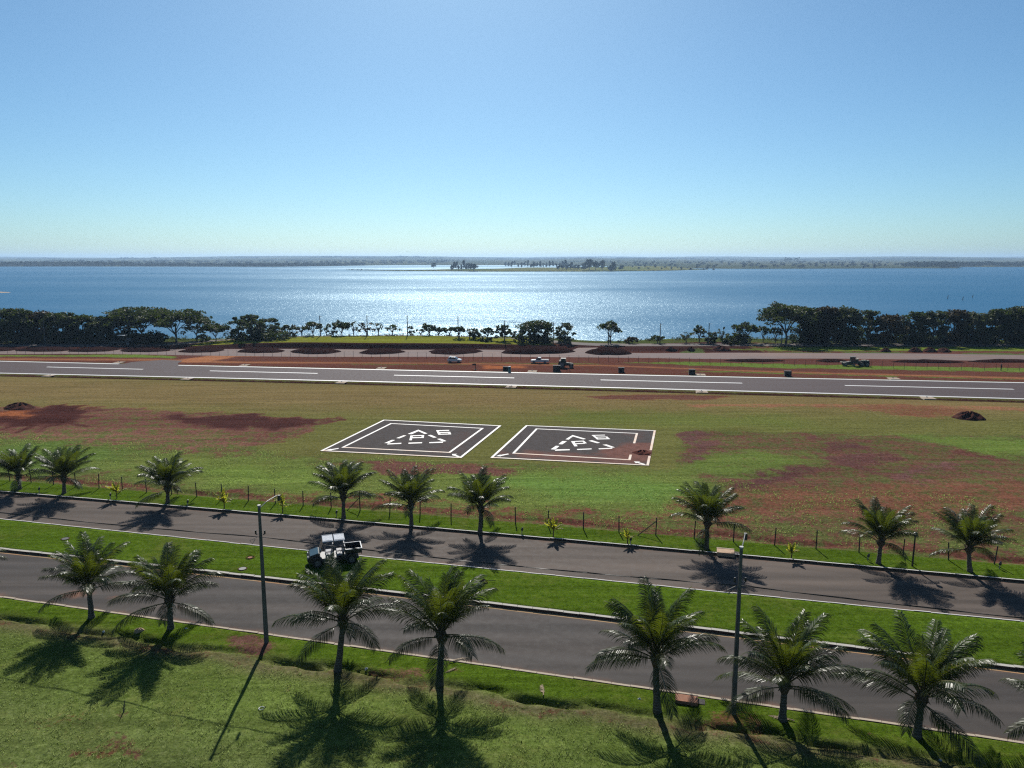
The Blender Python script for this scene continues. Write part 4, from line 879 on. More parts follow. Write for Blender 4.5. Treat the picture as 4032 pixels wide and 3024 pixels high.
def far_pole(u, vb, vt, lab):
    b = at(u, vb); h = (vb - vt) * mpp(b.y) * 1.01
    root = tag(empty('utility_pole', b), lab, 'pole', 'thin poles along the shore road'); MB().tube([(0, 0, -0.4), (0, 0, h)], [0.15, 0.09], 7).build('shaft', M['pole_conc'], root)
    MB().tube([(-0.1, -0.05, h - 0.25), (0.75, -0.05, h - 0.2)], 0.035, 5).build('crossarm', M['galv'], root); return b + Vector((0, 0, h - 0.3))
fp = [(180, 1357, 1262, 'grey shore pole standing leftmost, in front of the dense left woods'), (450, 1354, 1268, 'slim shore pole behind the road roller with white canopy'), (698, 1356, 1272, 'slim shore pole in front of the wide flat-topped trees'), (995, 1340, 1245, 'slim shore pole hidden against the dome-shaped dark tree'),
      (1262, 1325, 1246, 'thin shore pole among the row of small trees, third in the open gap'), (1447, 1318, 1240, 'faint thin shore pole against the glitter above the green field'), (1605, 1322, 1243, 'thin shore pole right of the green field crest, standing clear'), (1804, 1333, 1252, 'thin shore pole between two small round trees'),
      (1987, 1351, 1264, 'thin shore pole in front of the grey-green bush tree'), (2178, 1357, 1270, 'thin shore pole in front of the dense pair of trees'), (2395, 1357, 1290, 'short thin pole beside the lone two-stemmed tree'), (2598, 1357, 1274, 'thin shore pole behind the small bush in the open water gap'),
      (2789, 1358, 1273, 'thin shore pole beside the round bush'), (3077, 1357, 1300, 'thin shore pole left of the big spreading tree trunk'), (3323, 1358, 1268, 'pale pole against the right woods, leftmost of three'), (3573, 1358, 1266, 'pale pole against the right woods, middle of three'), (3826, 1358, 1268, 'pale pole against the right woods, rightmost of three')]
tops = [far_pole(*p) for p in fp]
cable('shore_cable', [tops[8], tops[9]], 0.02, 'thin cable between two poles in front of the shore trees')

# ------------------------------------------------------------------ helpers for wheels and vehicles
def wheel(root, p, r_, w_, name='wheel'):
    o = empty(name, p); o.parent = root
    prof = [(r_ * 0.62, -w_ / 2), (r_ * 0.93, -w_ / 2), (r_, -w_ * 0.3), (r_, w_ * 0.3), (r_ * 0.93, w_ / 2), (r_ * 0.62, w_ / 2)]
    n_ = 18; mb = MB(); vs = [(a * math.cos(t), y, a * math.sin(t)) for t in np.linspace(0, 2 * math.pi, n_, endpoint=False) for a, y in prof]; k = len(prof)
    mb.add(vs, [(i * k + j, i * k + (j + 1) % k, ((i + 1) % n_) * k + (j + 1) % k, ((i + 1) % n_) * k + j) for i in range(n_) for j in range(k)])
    mb.build('tyre', M['rubber'], o)
    MB().tube([(0, -w_ * 0.42, 0), (0, w_ * 0.42, 0)], r_ * 0.63, 14).build('rim', M['rim'], o)
    return o
def face(root_o, heading): root_o.rotation_euler = (0, 0, heading)   # local +X is forward

# --- buggy parked on the median
b = at(1316, 2212); b.z = 0.0
bg_ = tag(empty('utility_buggy', b, math.atan2(-0.30, -0.955)), 'black four-seat utility buggy with white roof and cargo bed parked on the median', 'buggy')
MB().prism([(1.85, 0.42), (1.92, 0.60), (1.72, 0.86), (1.05, 1.02), (0.98, 0.62), (-0.55, 0.58), (-0.62, 0.95), (-0.72, 0.95), (-0.72, 0.40), (-1.75, 0.42), (-1.75, 0.34), (1.80, 0.34)], -0.66, 0.66).build('body', M['black'], bg_, bevel=0.02)
hd = MB().prism([(1.80, 0.72), (1.70, 0.90), (1.10, 1.06), (1.08, 0.98), (1.66, 0.80)], -0.62, 0.62).build('hood', M['teal'], bg_, bevel=0.015)
for sy in (-1, 1):
    MB().box((1.84, sy * 0.42, 0.74), (0.06, 0.26, 0.12)).build('headlight', M['lamp'], hd, bevel=0.01)
    MB().box((-1.95, sy * 0.60, 0.72), (0.05, 0.10, 0.16)).build('tail_light', M['red'], bg_)
    for xx in (1.20, -1.22): wheel(bg_, (xx, sy * 0.62, 0.33), 0.33, 0.26)
    MB().tube([(1.05, sy * 0.66, 0.95), (0.72, sy * 0.62, 1.78), (-0.62, sy * 0.62, 1.84), (-0.78, sy * 0.66, 0.95)], 0.032, 6).build('roll_cage', M['black'], bg_)
    MB().tube([(0.05, sy * 0.65, 0.60), (0.02, sy * 0.62, 1.80)], 0.03, 6).build('roll_cage', M['black'], bg_)
    MB().prism([(1.55, 0.62), (1.50, 0.74), (1.25, 0.80), (0.92, 0.74), (0.85, 0.60)], sy * 0.70 - 0.12, sy * 0.70 + 0.12).build('fender', M['black'], bg_, bevel=0.02)
    MB().prism([(-0.88, 0.60), (-0.92, 0.74), (-1.2, 0.80), (-1.5, 0.74), (-1.56, 0.60)], sy * 0.70 - 0.12, sy * 0.70 + 0.12).build('fender', M['black'], bg_, bevel=0.02)
for x0, x1 in ((0.02, 0.80), (-0.80, -0.02)):
    rp = MB().box(((x0 + x1) / 2, 0, 1.87), (x1 - x0, 1.40, 0.07), taper=(0.95, 0.95)).build('roof_panel', M['roof_white'], bg_, bevel=0.02)
    for yy in (-0.55, 0.55): MB().box(((x0 + x1) / 2, yy, 1.915), ((x1 - x0) * 0.86, 0.05, 0.03)).build('rib', M['roof_white'], rp, bevel=0.008)
MB().prism([(1.02, 1.0), (1.06, 1.0), (0.76, 1.76), (0.72, 1.76)], -0.60, 0.60).build('windscreen', glass_mat('buggy_screen', (0.05, 0.06, 0.065), 0.1), bg_)
for xx in (0.35, -0.42):
    for yy in ((-0.33, 0.33)):
        st = MB().box((xx, yy, 0.74), (0.46, 0.52, 0.14)).build('seat', M['seat'], bg_, bevel=0.03)
        MB().box((xx - 0.24, yy, 1.06), (0.12, 0.50, 0.56), shear=(-0.09, 0)).build('backrest', M['seat'], st, bevel=0.03)
sw = MB(); sw.tube([Vector((0.74 + 0.05 * math.cos(t), 0.33 + 0.17 * math.sin(t), 1.16 + 0.15 * math.cos(t))) for t in np.linspace(0, 2 * math.pi, 13)], 0.016, 5, False); sw.tube([(1.0, 0.33, 0.95), (0.74, 0.33, 1.16)], 0.02, 5); sw.build('steering_wheel', M['black'], bg_)
bed = MB().box((-1.38, 0, 0.76), (1.12, 1.30, 0.06)).build('cargo_bed', M['black'], bg_, bevel=0.01)
for c_, d_ in (((-1.38, 0.66, 0.93), (1.16, 0.05, 0.30)), ((-1.38, -0.66, 0.93), (1.16, 0.05, 0.30)), ((-0.80, 0, 0.95), (0.05, 1.27, 0.34)), ((-1.96, 0, 0.93), (0.05, 1.27, 0.30))):
    MB().box(c_, d_).build('bed_wall', M['black'], bed, bevel=0.012)
for c_, d_ in (((-1.38, 0.66, 1.10), (1.18, 0.075, 0.035)), ((-1.38, -0.66, 1.10), (1.18, 0.075, 0.035)), ((-1.97, 0, 1.10), (0.075, 1.36, 0.035))): MB().box(c_, d_).build('bed_rail', M['white'], bed, bevel=0.01)

# --- white hatchback and white pickup behind the runway
def car_body(root, outline, glass, w_, pillar=None):
    MB().prism(outline, -w_ / 2, w_ / 2).build('body', M['white'], root, bevel=0.05)
b = at(1790, 1427); b.z = 0
car = tag(empty('white_hatchback', b, -0.12), 'small white hatchback with roof rack, nose to the right, on the dirt track', 'car')
MB().prism([(-1.75, 0.32), (-1.80, 0.80), (-1.70, 0.98), (1.05, 0.98), (1.70, 0.86), (1.85, 0.62), (1.82, 0.32)], -0.80, 0.80).build('body', M['white'], car, bevel=0.06)
MB().prism([(-1.68, 0.97), (-1.45, 1.42), (0.15, 1.46), (0.98, 0.97)], -0.72, 0.72).build('cabin', M['white'], car, bevel=0.05)
for sy in (-1, 1):
    MB().prism([(-1.45, 1.02), (-1.30, 1.36), (-0.62, 1.38), (-0.62, 1.02)], sy * 0.725 - 0.006, sy * 0.725 + 0.006).build('window', M['glass'], car)
    MB().prism([(-0.54, 1.02), (-0.54, 1.38), (0.10, 1.40), (0.72, 1.02)], sy * 0.725 - 0.006, sy * 0.725 + 0.006).build('window', M['glass'], car)
    for xx in (-1.15, 1.15): wheel(car, (xx, sy * 0.72, 0.30), 0.30, 0.2)
    MB().tube([(-1.2, sy * 0.55, 1.52), (0.0, sy * 0.55, 1.54)], 0.03, 5).build('roof_rail', M['black'], car)
    MB().box((1.80, sy * 0.55, 0.66), (0.06, 0.3, 0.14)).build('headlight', M['lamp'], car)
MB().prism([(0.22, 1.42), (0.26, 1.42), (0.94, 1.02), (0.90, 1.02)], -0.62, 0.62).build('windscreen', M['glass'], car)
MB().box((-1.05, 0, 1.60), (0.5, 1.0, 0.06)).build('roof_box', M['white'], car)
MB().box((-0.30, 0, 1.56), (0.06, 1.15, 0.04)).build('rack_bar', M['black'], car)
car.scale = (0.82,) * 3
b = at(2125, 1430); b.z = 0
pk = tag(empty('white_pickup', b, math.pi - 0.10), 'white single-cab pickup truck, nose to the left, on the dirt track', 'pickup')
MB().prism([(-2.45, 0.45), (-2.48, 0.95), (-0.35, 1.0), (1.0, 1.0), (2.25, 0.92), (2.42, 0.75), (2.40, 0.42)], -0.85, 0.85).build('body', M['white'], pk, bevel=0.05)
MB().prism([(-0.42, 0.99), (-0.36, 1.60), (0.42, 1.62), (1.12, 0.99)], -0.76, 0.76).build('cabin', M['white'], pk, bevel=0.06)
for sy in (-1, 1):
    MB().prism([(-0.28, 1.04), (-0.22, 1.50), (0.38, 1.52), (0.90, 1.04)], sy * 0.765 - 0.006, sy * 0.765 + 0.006).build('window', M['glass'], pk)
    for xx in (-1.45, 1.50): wheel(pk, (xx, sy * 0.76, 0.37), 0.37, 0.24)
    MB().box((-1.45, sy * 0.80, 1.03), (2.0, 0.06, 0.10)).build('bed_rail', M['white'], pk)
    MB().box((2.36, sy * 0.6, 0.76), (0.06, 0.32, 0.14)).build('headlight', M['lamp'], pk)
MB().prism([(0.50, 1.58), (0.54, 1.58), (1.08, 1.05), (1.04, 1.05)], -0.66, 0.66).build('windscreen', M['glass'], pk)
MB().box((-1.42, 0, 1.005), (1.86, 1.42, 0.02)).build('bed_floor', M['black'], pk)

pk.scale = (0.79,) * 3
# --- dark tractor
b = at(2224, 1448); b.z = 0
tr = tag(empty('tractor', b, -0.15), 'dark tractor with green-glazed cab and large rear wheels near the black boxes', 'tractor')
MB().prism([(-0.9, 0.7), (-0.9, 1.15), (0.1, 1.25), (1.75, 1.05), (1.95, 0.75), (1.8, 0.5), (-0.6, 0.5)], -0.35, 0.35).build('body', M['machine_dark'], tr, bevel=0.05)
MB().prism([(-0.95, 1.15), (-0.80, 2.05), (0.15, 2.05), (0.35, 1.2)], -0.55, 0.55).build('cab', M['green_glass'], tr, bevel=0.02)
MB().box((-0.33, 0, 2.10), (1.2, 1.25, 0.1)).build('cab_roof', M['machine_dark'], tr, bevel=0.03)
for sy in (-1, 1):
    wheel(tr, (-0.65, sy * 0.75, 0.80), 0.80, 0.42); wheel(tr, (1.45, sy * 0.62, 0.45), 0.45, 0.28)
    MB().prism([(-1.5, 1.2), (-1.25, 1.62), (-0.5, 1.68), (0.0, 1.3), (-0.5, 1.55), (-1.2, 1.5)], sy * 0.75 - 0.25, sy * 0.75 + 0.25).build('fender', M['machine_dark'], tr)
MB().tube([(0.9, 0.2, 1.1), (0.9, 0.2, 1.9)], 0.04, 6).build('exhaust', M['black'], tr)
tr.scale = (0.92,) * 3
# --- road roller with canopy in front of the left trees, and grader behind the runway on the right
b = at(484, 1362); b.z = gz(b.x, b.y)
rl = tag(empty('road_roller', b, math.pi), 'dark road machine with white canopy parked in front of the left trees', 'road roller')
MB().prism([(-2.6, 0.7), (-2.7, 1.7), (-1.2, 1.8), (-0.9, 1.2), (0.6, 1.2), (0.9, 1.5), (2.2, 1.45), (2.4, 0.8)], -0.7, 0.7).build('body', M['machine_dark'], rl, bevel=0.06)
MB().box((0.0, 0, 2.95), (2.0, 1.7, 0.12)).build('canopy', M['white'], rl, bevel=0.03)
for sx, sy in ((-0.8, -0.7), (-0.8, 0.7), (0.8, -0.7), (0.8, 0.7)): MB().tube([(sx, sy, 1.2), (sx, sy, 2.9)], 0.04, 5).build('canopy_post', M['black'], rl)
MB().tube([(2.9, -0.9, 0.7), (2.9, 0.9, 0.7)], 0.7, 18).build('drum', M['machine_dark'], rl)
for sy in (-1, 1): wheel(rl, (-1.9, sy * 0.85, 0.72), 0.72, 0.45); MB().tube([(2.3, sy * 0.8, 1.1), (2.9, sy * 1.0, 0.7)], 0.07, 5).build('drum_fork', M['machine_dark'], rl)
MB().box((-2.0, 0, 1.95), (1.2, 1.2, 0.3)).build('engine_cover', M['rim'], rl, bevel=0.05)
rl.scale = (0.92,) * 3
b = at(3372, 1441); b.z = 0
gr = tag(empty('motor_grader', b, -0.1), 'dark motor grader with cream panels standing on the red soil right of the runway', 'grader')
MB().prism([(-3.6, 0.75), (-3.6, 1.0), (-1.6, 1.35), (-1.2, 1.9), (0.2, 1.9), (0.4, 1.45), (3.3, 1.5), (3.4, 0.8), (0.4, 0.6), (-1.4, 0.7)], -0.42, 0.42).build('body', M['machine_dark'], gr, bevel=0.05)
MB().prism([(-1.75, 1.3), (-1.6, 2.5), (-0.6, 2.5), (-0.5, 1.3)], -0.65, 0.65).build('cab', M['glass'], gr, bevel=0.03)
MB().box((-1.1, 0, 2.56), (1.35, 1.5, 0.12)).build('cab_roof', M['machine_dark'], gr, bevel=0.03)
for k, (xx, zz) in enumerate(((0.2, 2.0), (1.5, 1.62), (2.1, 1.65), (2.8, 1.6))): MB().box((xx, -0.2, zz), (0.7 if k else 0.45, 0.7, 0.22), rz=0.2 * k).build('engine_panel', M['cream'], gr, bevel=0.04)
for sy in (-1, 1):
    for xx, rr in ((-3.2, 0.55), (1.2, 0.62), (2.6, 0.62)): wheel(gr, (xx, sy * 0.85, rr), rr, 0.4)
MB().box((-1.6, 0, 0.42), (0.12, 3.2, 0.55), rz=0.5).build('blade', M['rim'], gr)
MB().box((-4.1, 0, 1.05), (0.6, 0.8, 0.12)).build('front_plate', M['cream'], gr)
gr.scale = (0.74,) * 3

# ------------------------------------------------------------------ trees
def leaf_cloud(clumps, size, r, per=None):
    """clumps: (centre, rx, ry, rz, count); returns numpy quads"""
    V = []
    for (c, rx, ry, rz, k) in clumps:
        g_ = r.normal(size=(k, 3)); g_ /= np.linalg.norm(g_, axis=1)[:, None]; g_ *= r.random((k, 1)) ** 0.45
        P = np.array(c) + g_ * np.array([rx, ry, rz])
        a = r.normal(size=(k, 3)); a[:, 2] *= 0.45; a /= np.linalg.norm(a, axis=1)[:, None]
        b = np.cross(a, r.normal(size=(k, 3))); b /= np.linalg.norm(b, axis=1)[:, None] + 1e-9
        s = size * r.uniform(0.55, 1.3, (k, 1)); a = a * s; b = b * s * 0.62
        V.append(np.stack([P - a, P - b, P + a, P + b], 1))
    V = np.concatenate(V).reshape(-1, 3); return V, np.arange(len(V)).reshape(-1, 4)
def make_tree(kind, w_, h_, seed, mat, size=0.34, dens=1.0):
    r = np.random.default_rng(seed); clumps = []; mb = MB(); limbs = []
    if kind in ('flat', 'sparse'):
        nc_ = int((24 if kind == 'flat' else 13) * max(0.6, min(2.2, w_ / 7)))
        fork = h_ * (0.26 if kind == 'flat' else 0.34); nl = 5
        for i in range(nc_):
            an = i * 2.39996 + r.uniform(-0.4, 0.4); rr = w_ / 2 * math.sqrt((i + 0.5) / nc_) * r.uniform(0.8, 1.0)
            top = h_ * (0.97 - 0.22 * (rr / (w_ / 2)) ** 2); z = top - h_ * r.uniform(0.02, 0.40 if kind == 'flat' else 0.55) * (0.5 + 0.5 * r.random())
            c = (rr * math.cos(an), rr * math.sin(an), z); cw = w_ * r.uniform(0.10, 0.17)
            clumps.append((c, cw, cw, h_ * r.uniform(0.05, 0.085) * (1.7 if h_ < 6 else 1.0), int((46 if kind == 'flat' else 30) * dens * max(0.35, (w_ / 9) ** 1.2)))); limbs.append(c)
        stems = []
        for k in range(nl):
            an = k * 2 * math.pi / nl + r.uniform(-0.4, 0.4); e = Vector((w_ * 0.20 * math.cos(an), w_ * 0.20 * math.sin(an), h_ * r.uniform(0.55, 0.68))); stems.append(e)
            mb.tube([(0, 0, fork * 0.9), (e.x * 0.45, e.y * 0.45, fork + (e.z - fork) * 0.5), e], [max(0.10, h_ * 0.018), max(0.08, h_ * 0.013), max(0.06, h_ * 0.009)], 5, False)
        for c in limbs:
            e = min(stems, key=lambda q: (q - Vector(c)).length); m_ = (e + Vector(c)) / 2 + Vector((0, 0, -0.03 * h_))
            mb.tube([e, m_, Vector(c)], [h_ * 0.009, h_ * 0.006, h_ * 0.003], 4, False)
        mb.tube([(0, 0, -0.6), (0.02 * w_, 0, fork * 0.5), (0, 0, fork)], [max(0.17, h_ * 0.034), max(0.13, h_ * 0.024), max(0.11, h_ * 0.020)], 7, False)
    else:
        low = 0.04 if kind == 'round' else 0.0; nc_ = int(56 * max(0.5, min(2.6, w_ * h_ / 60)))
        if kind == 'bush': nc_ = max(12, nc_)
        for i in range(nc_):
            an = r.uniform(0, 6.28); t = r.random(); z = h_ * (low + (0.93 - low) * t ** 0.8); prof = math.sqrt(max(0.05, 1 - ((z / h_ - 0.42) / 0.60) ** 2)) if z / h_ > 0.42 else 0.72 + 0.28 * (z / h_) / 0.42
            rr = w_ / 2 * prof * math.sqrt(r.random()) * 0.92; cw = min(w_, h_) * r.uniform(0.10, 0.19)
            clumps.append(((rr * math.cos(an), rr * math.sin(an), z), cw, cw, cw * 0.62, int(58 * dens * max(0.3, (min(w_, h_) / 6.5) ** 1.4))))
        mb.tube([(0, 0, -0.4), (0.03 * w_, 0.01, h_ * 0.3), (0, 0, h_ * 0.7)], [h_ * 0.035, h_ * 0.025, h_ * 0.01], 6, False)
        for k in range(5):
            an = k * 1.3 + r.random(); mb.tube([(0, 0, h_ * 0.22), (w_ * 0.18 * math.cos(an), w_ * 0.18 * math.sin(an), h_ * 0.45), (w_ * 0.33 * math.cos(an), w_ * 0.33 * math.sin(an), h_ * 0.68)], [h_ * 0.02, h_ * 0.013, h_ * 0.006], 4, False)
    V, Q = leaf_cloud(clumps, size, r)
    return mb.mesh('trunk', M['bark']), nparr('crown', V, Q, M[mat])
def tree(name, label, kind, u, vb, wpx, vt, mat='leaf', group=None, dy=0.0, size=0.34, dens=1.0, cat='tree', seed=None, stems=None):
    b = at(u, vb); b = Vector((b.x * (b.y + dy) / b.y, b.y + dy, 0)); b.z = gz(b.x, b.y); m_ = mpp(b.y)
    h_ = palm_height(b, vt) - b.z; w_ = wpx * m_
    root = tag(empty(name, b), label, cat, group)
    tm, cm = make_tree(kind, w_, h_, seed if seed is not None else int(u * 7 + vt), mat, size, dens)
    link('trunk', tm, root); link('crown', cm, root); return root
SG = 'trees along the lake shore'
T = [ # left woods
 ('broadleaf_tree', 'dark round tree at the left picture edge, leftmost of the shore woods', 'round', -30, 1352, 170, 1214, 'leaf', 4), ('broadleaf_tree', 'dark round tree second from the left edge in the left shore woods', 'round', 70, 1353, 165, 1216, 'leaf', 1), ('broadleaf_tree', 'dark tree with rusty top behind the leftmost shore pole', 'round', 165, 1353, 150, 1222, 'leaf_rust', 5),
 ('broadleaf_tree', 'dark olive tree right of the leftmost shore pole', 'round', 250, 1354, 150, 1228, 'leaf', 2), ('broadleaf_tree', 'lower dark tree in the left woods, third before the flat-topped giants', 'round', 330, 1354, 140, 1240, 'leaf', 3), ('broadleaf_tree', 'greyish lower tree in the left woods beside the first flat-topped tree', 'round', 400, 1354, 120, 1250, 'leaf_grey', 2),
 ('broadleaf_tree', 'small shaded tree behind the road machine with canopy', 'round', 470, 1356, 120, 1285, 'leaf', 4), ('flat_topped_tree', 'flat-topped tree spreading left of the two tallest on the left shore', 'flat', 480, 1352, 170, 1238, 'leaf', 4), ('flat_topped_tree', 'tall flat-topped tree with lacy crown, tallest on the left shore', 'flat', 560, 1352, 270, 1203, 'leaf', 6),
 ('flat_topped_tree', 'wide flat-topped tree with forked trunk above the roadside, left shore', 'flat', 692, 1352, 270, 1213, 'leaf', 3), ('shrub', 'dark shrub under the tall flat-topped tree', 'bush', 560, 1357, 150, 1300, 'leaf', 1), ('shrub', 'low dark shrub left of the forked flat-topped tree', 'bush', 630, 1358, 70, 1312, 'leaf', 2),
 ('shore_tree', 'thin brownish tree right of the forked flat-topped tree', 'sparse', 775, 1350, 125, 1258, 'leaf_grey', 3), ('shore_tree', 'small dark flat tree left of the dome-shaped tree', 'flat', 850, 1349, 110, 1272, 'leaf', 3), ('shore_tree', 'low bushy tree beside the thin brownish tree', 'bush', 800, 1351, 60, 1315, 'leaf', 4),
 ('dome_tree', 'large dark dome-shaped tree at the left end of the green field', 'round', 1003, 1340, 215, 1238, 'leaf', 4), ('shore_tree', 'small dark tree touching the right side of the dome-shaped tree', 'round', 1090, 1336, 70, 1280, 'leaf', 4),
 # line of small trees along the crest
 ('small_tree', 'grey-green little tree first right of the dome-shaped tree', 'round', 1142, 1333, 70, 1277, 'leaf_grey', 3), ('small_tree', 'rusty-topped little tree second right of the dome-shaped tree', 'sparse', 1188, 1330, 62, 1274, 'leaf_rust', 2), ('small_tree', 'dark little flat tree left of the pole in the crest row', 'flat', 1232, 1328, 78, 1262, 'leaf', 3),
 ('small_tree', 'thin little tree right of the pole in the crest row', 'sparse', 1285, 1326, 60, 1276, 'leaf', 3), ('small_tree', 'low scrappy little tree in the middle of the crest row', 'sparse', 1312, 1325, 45, 1288, 'leaf_grey', 3), ('small_tree', 'dark little tree with raised crown near the crest middle', 'flat', 1345, 1323, 80, 1262, 'leaf', 3),
 ('small_tree', 'little tree with one high branch above the green field', 'sparse', 1392, 1321, 52, 1262, 'leaf', 3), ('small_tree', 'pale brown see-through little tree above the green field', 'sparse', 1442, 1320, 88, 1268, 'leaf_rust', 3), ('small_tree', 'tiny two-tier tree right of the see-through tree', 'sparse', 1490, 1320, 50, 1266, 'leaf', 3),
 ('small_tree', 'spreading little tree at the right end of the crest', 'sparse', 1545, 1321, 72, 1273, 'leaf', 3), ('small_tree', 'wispy sapling by the pole right of the crest', 'sparse', 1618, 1324, 34, 1283, 'leaf_grey', 3), ('small_tree', 'tiny low tree left of the umbrella-shaped pair', 'sparse', 1657, 1327, 42, 1295, 'leaf', 3),
 ('small_tree', 'umbrella-shaped little tree, taller of the pair right of the field crest', 'flat', 1690, 1328, 70, 1272, 'leaf', 3), ('small_tree', 'umbrella-shaped little tree, lower of the pair right of the field crest', 'flat', 1727, 1330, 44, 1288, 'leaf', 3), ('small_tree', 'dark rounded little tree left of the pole below the glitter', 'flat', 1770, 1334, 54, 1284, 'leaf', 3),
 ('small_tree', 'dark rounded little tree right of the pole below the glitter', 'flat', 1808, 1336, 52, 1281, 'leaf', 3), ('small_tree', 'greyish upright little tree before the gap of open water', 'sparse', 1848, 1341, 52, 1285, 'leaf_grey', 3), ('shrub', 'greyish rounded shrub beside the upright little tree', 'bush', 1870, 1342, 52, 1294, 'leaf_grey', 3), ('small_tree', 'little flat tree alone left of the grey-green bush tree', 'flat', 1920, 1344, 56, 1291, 'leaf', 3),
 ('shrub', 'low dark shrub under the lone little flat tree', 'bush', 1915, 1348, 60, 1330, 'leaf', 2), ('bush_tree', 'large grey-green bushy tree behind a thin pole', 'round', 1985, 1348, 100, 1278, 'leaf_grey', 3), ('flat_topped_tree', 'dark dense tree with ragged flat top, left of the dense pair', 'flat', 2112, 1354, 140, 1262, 'leaf', 3), ('shrub', 'dark shrub mass under the ragged flat-topped tree', 'bush', 2100, 1356, 125, 1300, 'leaf', 2),
 ('broadleaf_tree', 'rounded tree with open branches, right of the dense pair', 'round', 2222, 1356, 92, 1272, 'leaf_grey', 3), ('two_stemmed_tree', 'lone tree with two bare stems standing against open water', 'flat', 2402, 1357, 88, 1264, 'leaf', 2),
 ('shrub', 'brown rounded shrub right of the lone two-stemmed tree', 'bush', 2487, 1357, 66, 1328, 'leaf_rust', 3), ('small_tree', 'small flat bush tree at the foot of the pole in the water gap', 'flat', 2588, 1357, 56, 1322, 'leaf', 3), ('small_tree', 'small open tree left of the little umbrella tree', 'sparse', 2700, 1357, 76, 1303, 'leaf_grey', 3),
 ('small_tree', 'little umbrella tree left of the round bush', 'flat', 2752, 1357, 54, 1280, 'leaf', 4), ('shrub', 'round dark bush beside a thin pole', 'bush', 2796, 1358, 62, 1305, 'leaf', 2), ('small_tree', 'wispy nearly leafless sapling right of the round bush', 'sparse', 2842, 1357, 40, 1288, 'leaf_grey', 4),
 ('shrub', 'big dark bush in front of the dark clump of trees', 'bush', 2885, 1358, 95, 1312, 'leaf', 1), ('broadleaf_tree', 'dark clump tree left of the grassy gap', 'flat', 2935, 1356, 105, 1270, 'leaf', 3), ('small_tree', 'thin-stemmed tree above the grassy gap, left one', 'flat', 3003, 1356, 54, 1283, 'leaf', 5), ('small_tree', 'thin-stemmed tree above the grassy gap, right one', 'flat', 3052, 1356, 52, 1288, 'leaf', 4),
 ('flat_topped_tree', 'largest spreading tree on the right shore with pale branching trunk', 'flat', 3092, 1357, 225, 1188, 'leaf', 2),
 # right woods
 ('broadleaf_tree', 'dark tree in the right woods next to the largest spreading tree', 'round', 3175, 1358, 150, 1208, 'leaf', 4), ('broadleaf_tree', 'rust-tinged tree in the right woods, second right of the spreading tree', 'round', 3245, 1359, 130, 1204, 'leaf_rust', 3), ('broadleaf_tree', 'grey-green tree behind the leftmost woods pole', 'round', 3320, 1359, 140, 1205, 'leaf_grey', 2), ('broadleaf_tree', 'dark narrow tree right of the leftmost woods pole', 'round', 3415, 1359, 90, 1218, 'leaf', 4),
 ('broadleaf_tree', 'lowest tree of the right woods with brownish top', 'round', 3495, 1359, 125, 1239, 'leaf_rust', 2), ('broadleaf_tree', 'dark tree behind the middle woods pole', 'round', 3592, 1359, 115, 1222, 'leaf', 3), ('broadleaf_tree', 'grey-brown tree right of the middle woods pole', 'round', 3668, 1359, 110, 1220, 'leaf_grey', 2), ('broadleaf_tree', 'rusty crowned tree in the middle of the right woods', 'round', 3748, 1359, 120, 1217, 'leaf_rust', 3),
 ('broadleaf_tree', 'green tree behind the rightmost woods pole', 'round', 3835, 1359, 120, 1228, 'leaf_grey', 2), ('broadleaf_tree', 'tall dark tree right of the rightmost woods pole', 'round', 3925, 1359, 140, 1212, 'leaf', 3), ('broadleaf_tree', 'tall dark tree at the right picture edge', 'round', 4015, 1359, 140, 1205, 'leaf', 3), ('broadleaf_tree', 'dark tree half cut by the right picture edge', 'round', 4110, 1359, 150, 1210, 'leaf', 3)]
for (nm, lab, kd, u, vb, wpx, vt, mt, dy) in T:
    tree(nm, lab, kd, u, vb, wpx, vt, mt, SG if nm != 'shrub' else 'shrubs along the lake shore', dy, cat='shrub' if nm == 'shrub' else 'tree', dens=0.9 if kd != 'flat' else 1.15)
# reeds and scrub at the water's edge
r_ = np.random.default_rng(5); cl = []
for k in range(420):
    x = r_.uniform(-125, 125); hx_ = float(hill(x)); y = float(shore_y(x)) - r_.uniform(0.5, 4.0); z = gz(x, y)
    if 17 < x < 26: continue
    hgt_ = r_.uniform(0.25, 0.9) * (1.5 if abs(x) > 55 else 1.0); cl.append(((x, y, z + hgt_ * 0.4), r_.uniform(0.4, 1.4), 0.6, hgt_ * 0.55, 22))
V, Q = leaf_cloud(cl, 0.20, r_); tag(link('shore_scrub', nparr('shore_scrub', V, Q, M['leaf_grey'])), 'low scrub and reeds fringing the lake shore', 'scrub', kind='stuff')

# ------------------------------------------------------------------ trees on the island and far shore
FT = []
for k in range(7):
    r_ = np.random.default_rng(300 + k); cl = []
    for q in range(9): a = r_.uniform(0, 6.28); t = r_.random(); cl.append(((0.30 * math.cos(a) * r_.random(), 0.30 * math.sin(a) * r_.random(), 0.30 + 0.6 * t), 0.24, 0.24, 0.18, 34))
    V, Q = leaf_cloud(cl, 0.11, r_)
    FT.append((MB().tube([(0, 0, -0.05), (0, 0, 0.55)], [0.04, 0.02], 5, False).mesh('trunk', M['bark']), nparr('crown', V, Q, M['leaf_far'])))
def far_tree(name, u, vb, wpx, hpx, label, group, z0=None, k=0, y=None):
    x, y = ((u - 2016) / FPX * y * 1.0, y) if y else G(u, vb, -1.5)
    zz = float(isl_z(x, y)) if z0 is None else z0; m_ = mpp(y); root = tag(empty(name, (x, y, zz)), label, 'tree', group); root.scale = (wpx * m_ / 0.95, wpx * m_ / 0.95, hpx * m_)
    root.rotation_euler = (0, 0, k * 1.1); link('trunk', FT[k % 7][0], root); link('crown', FT[k % 7][1], root)
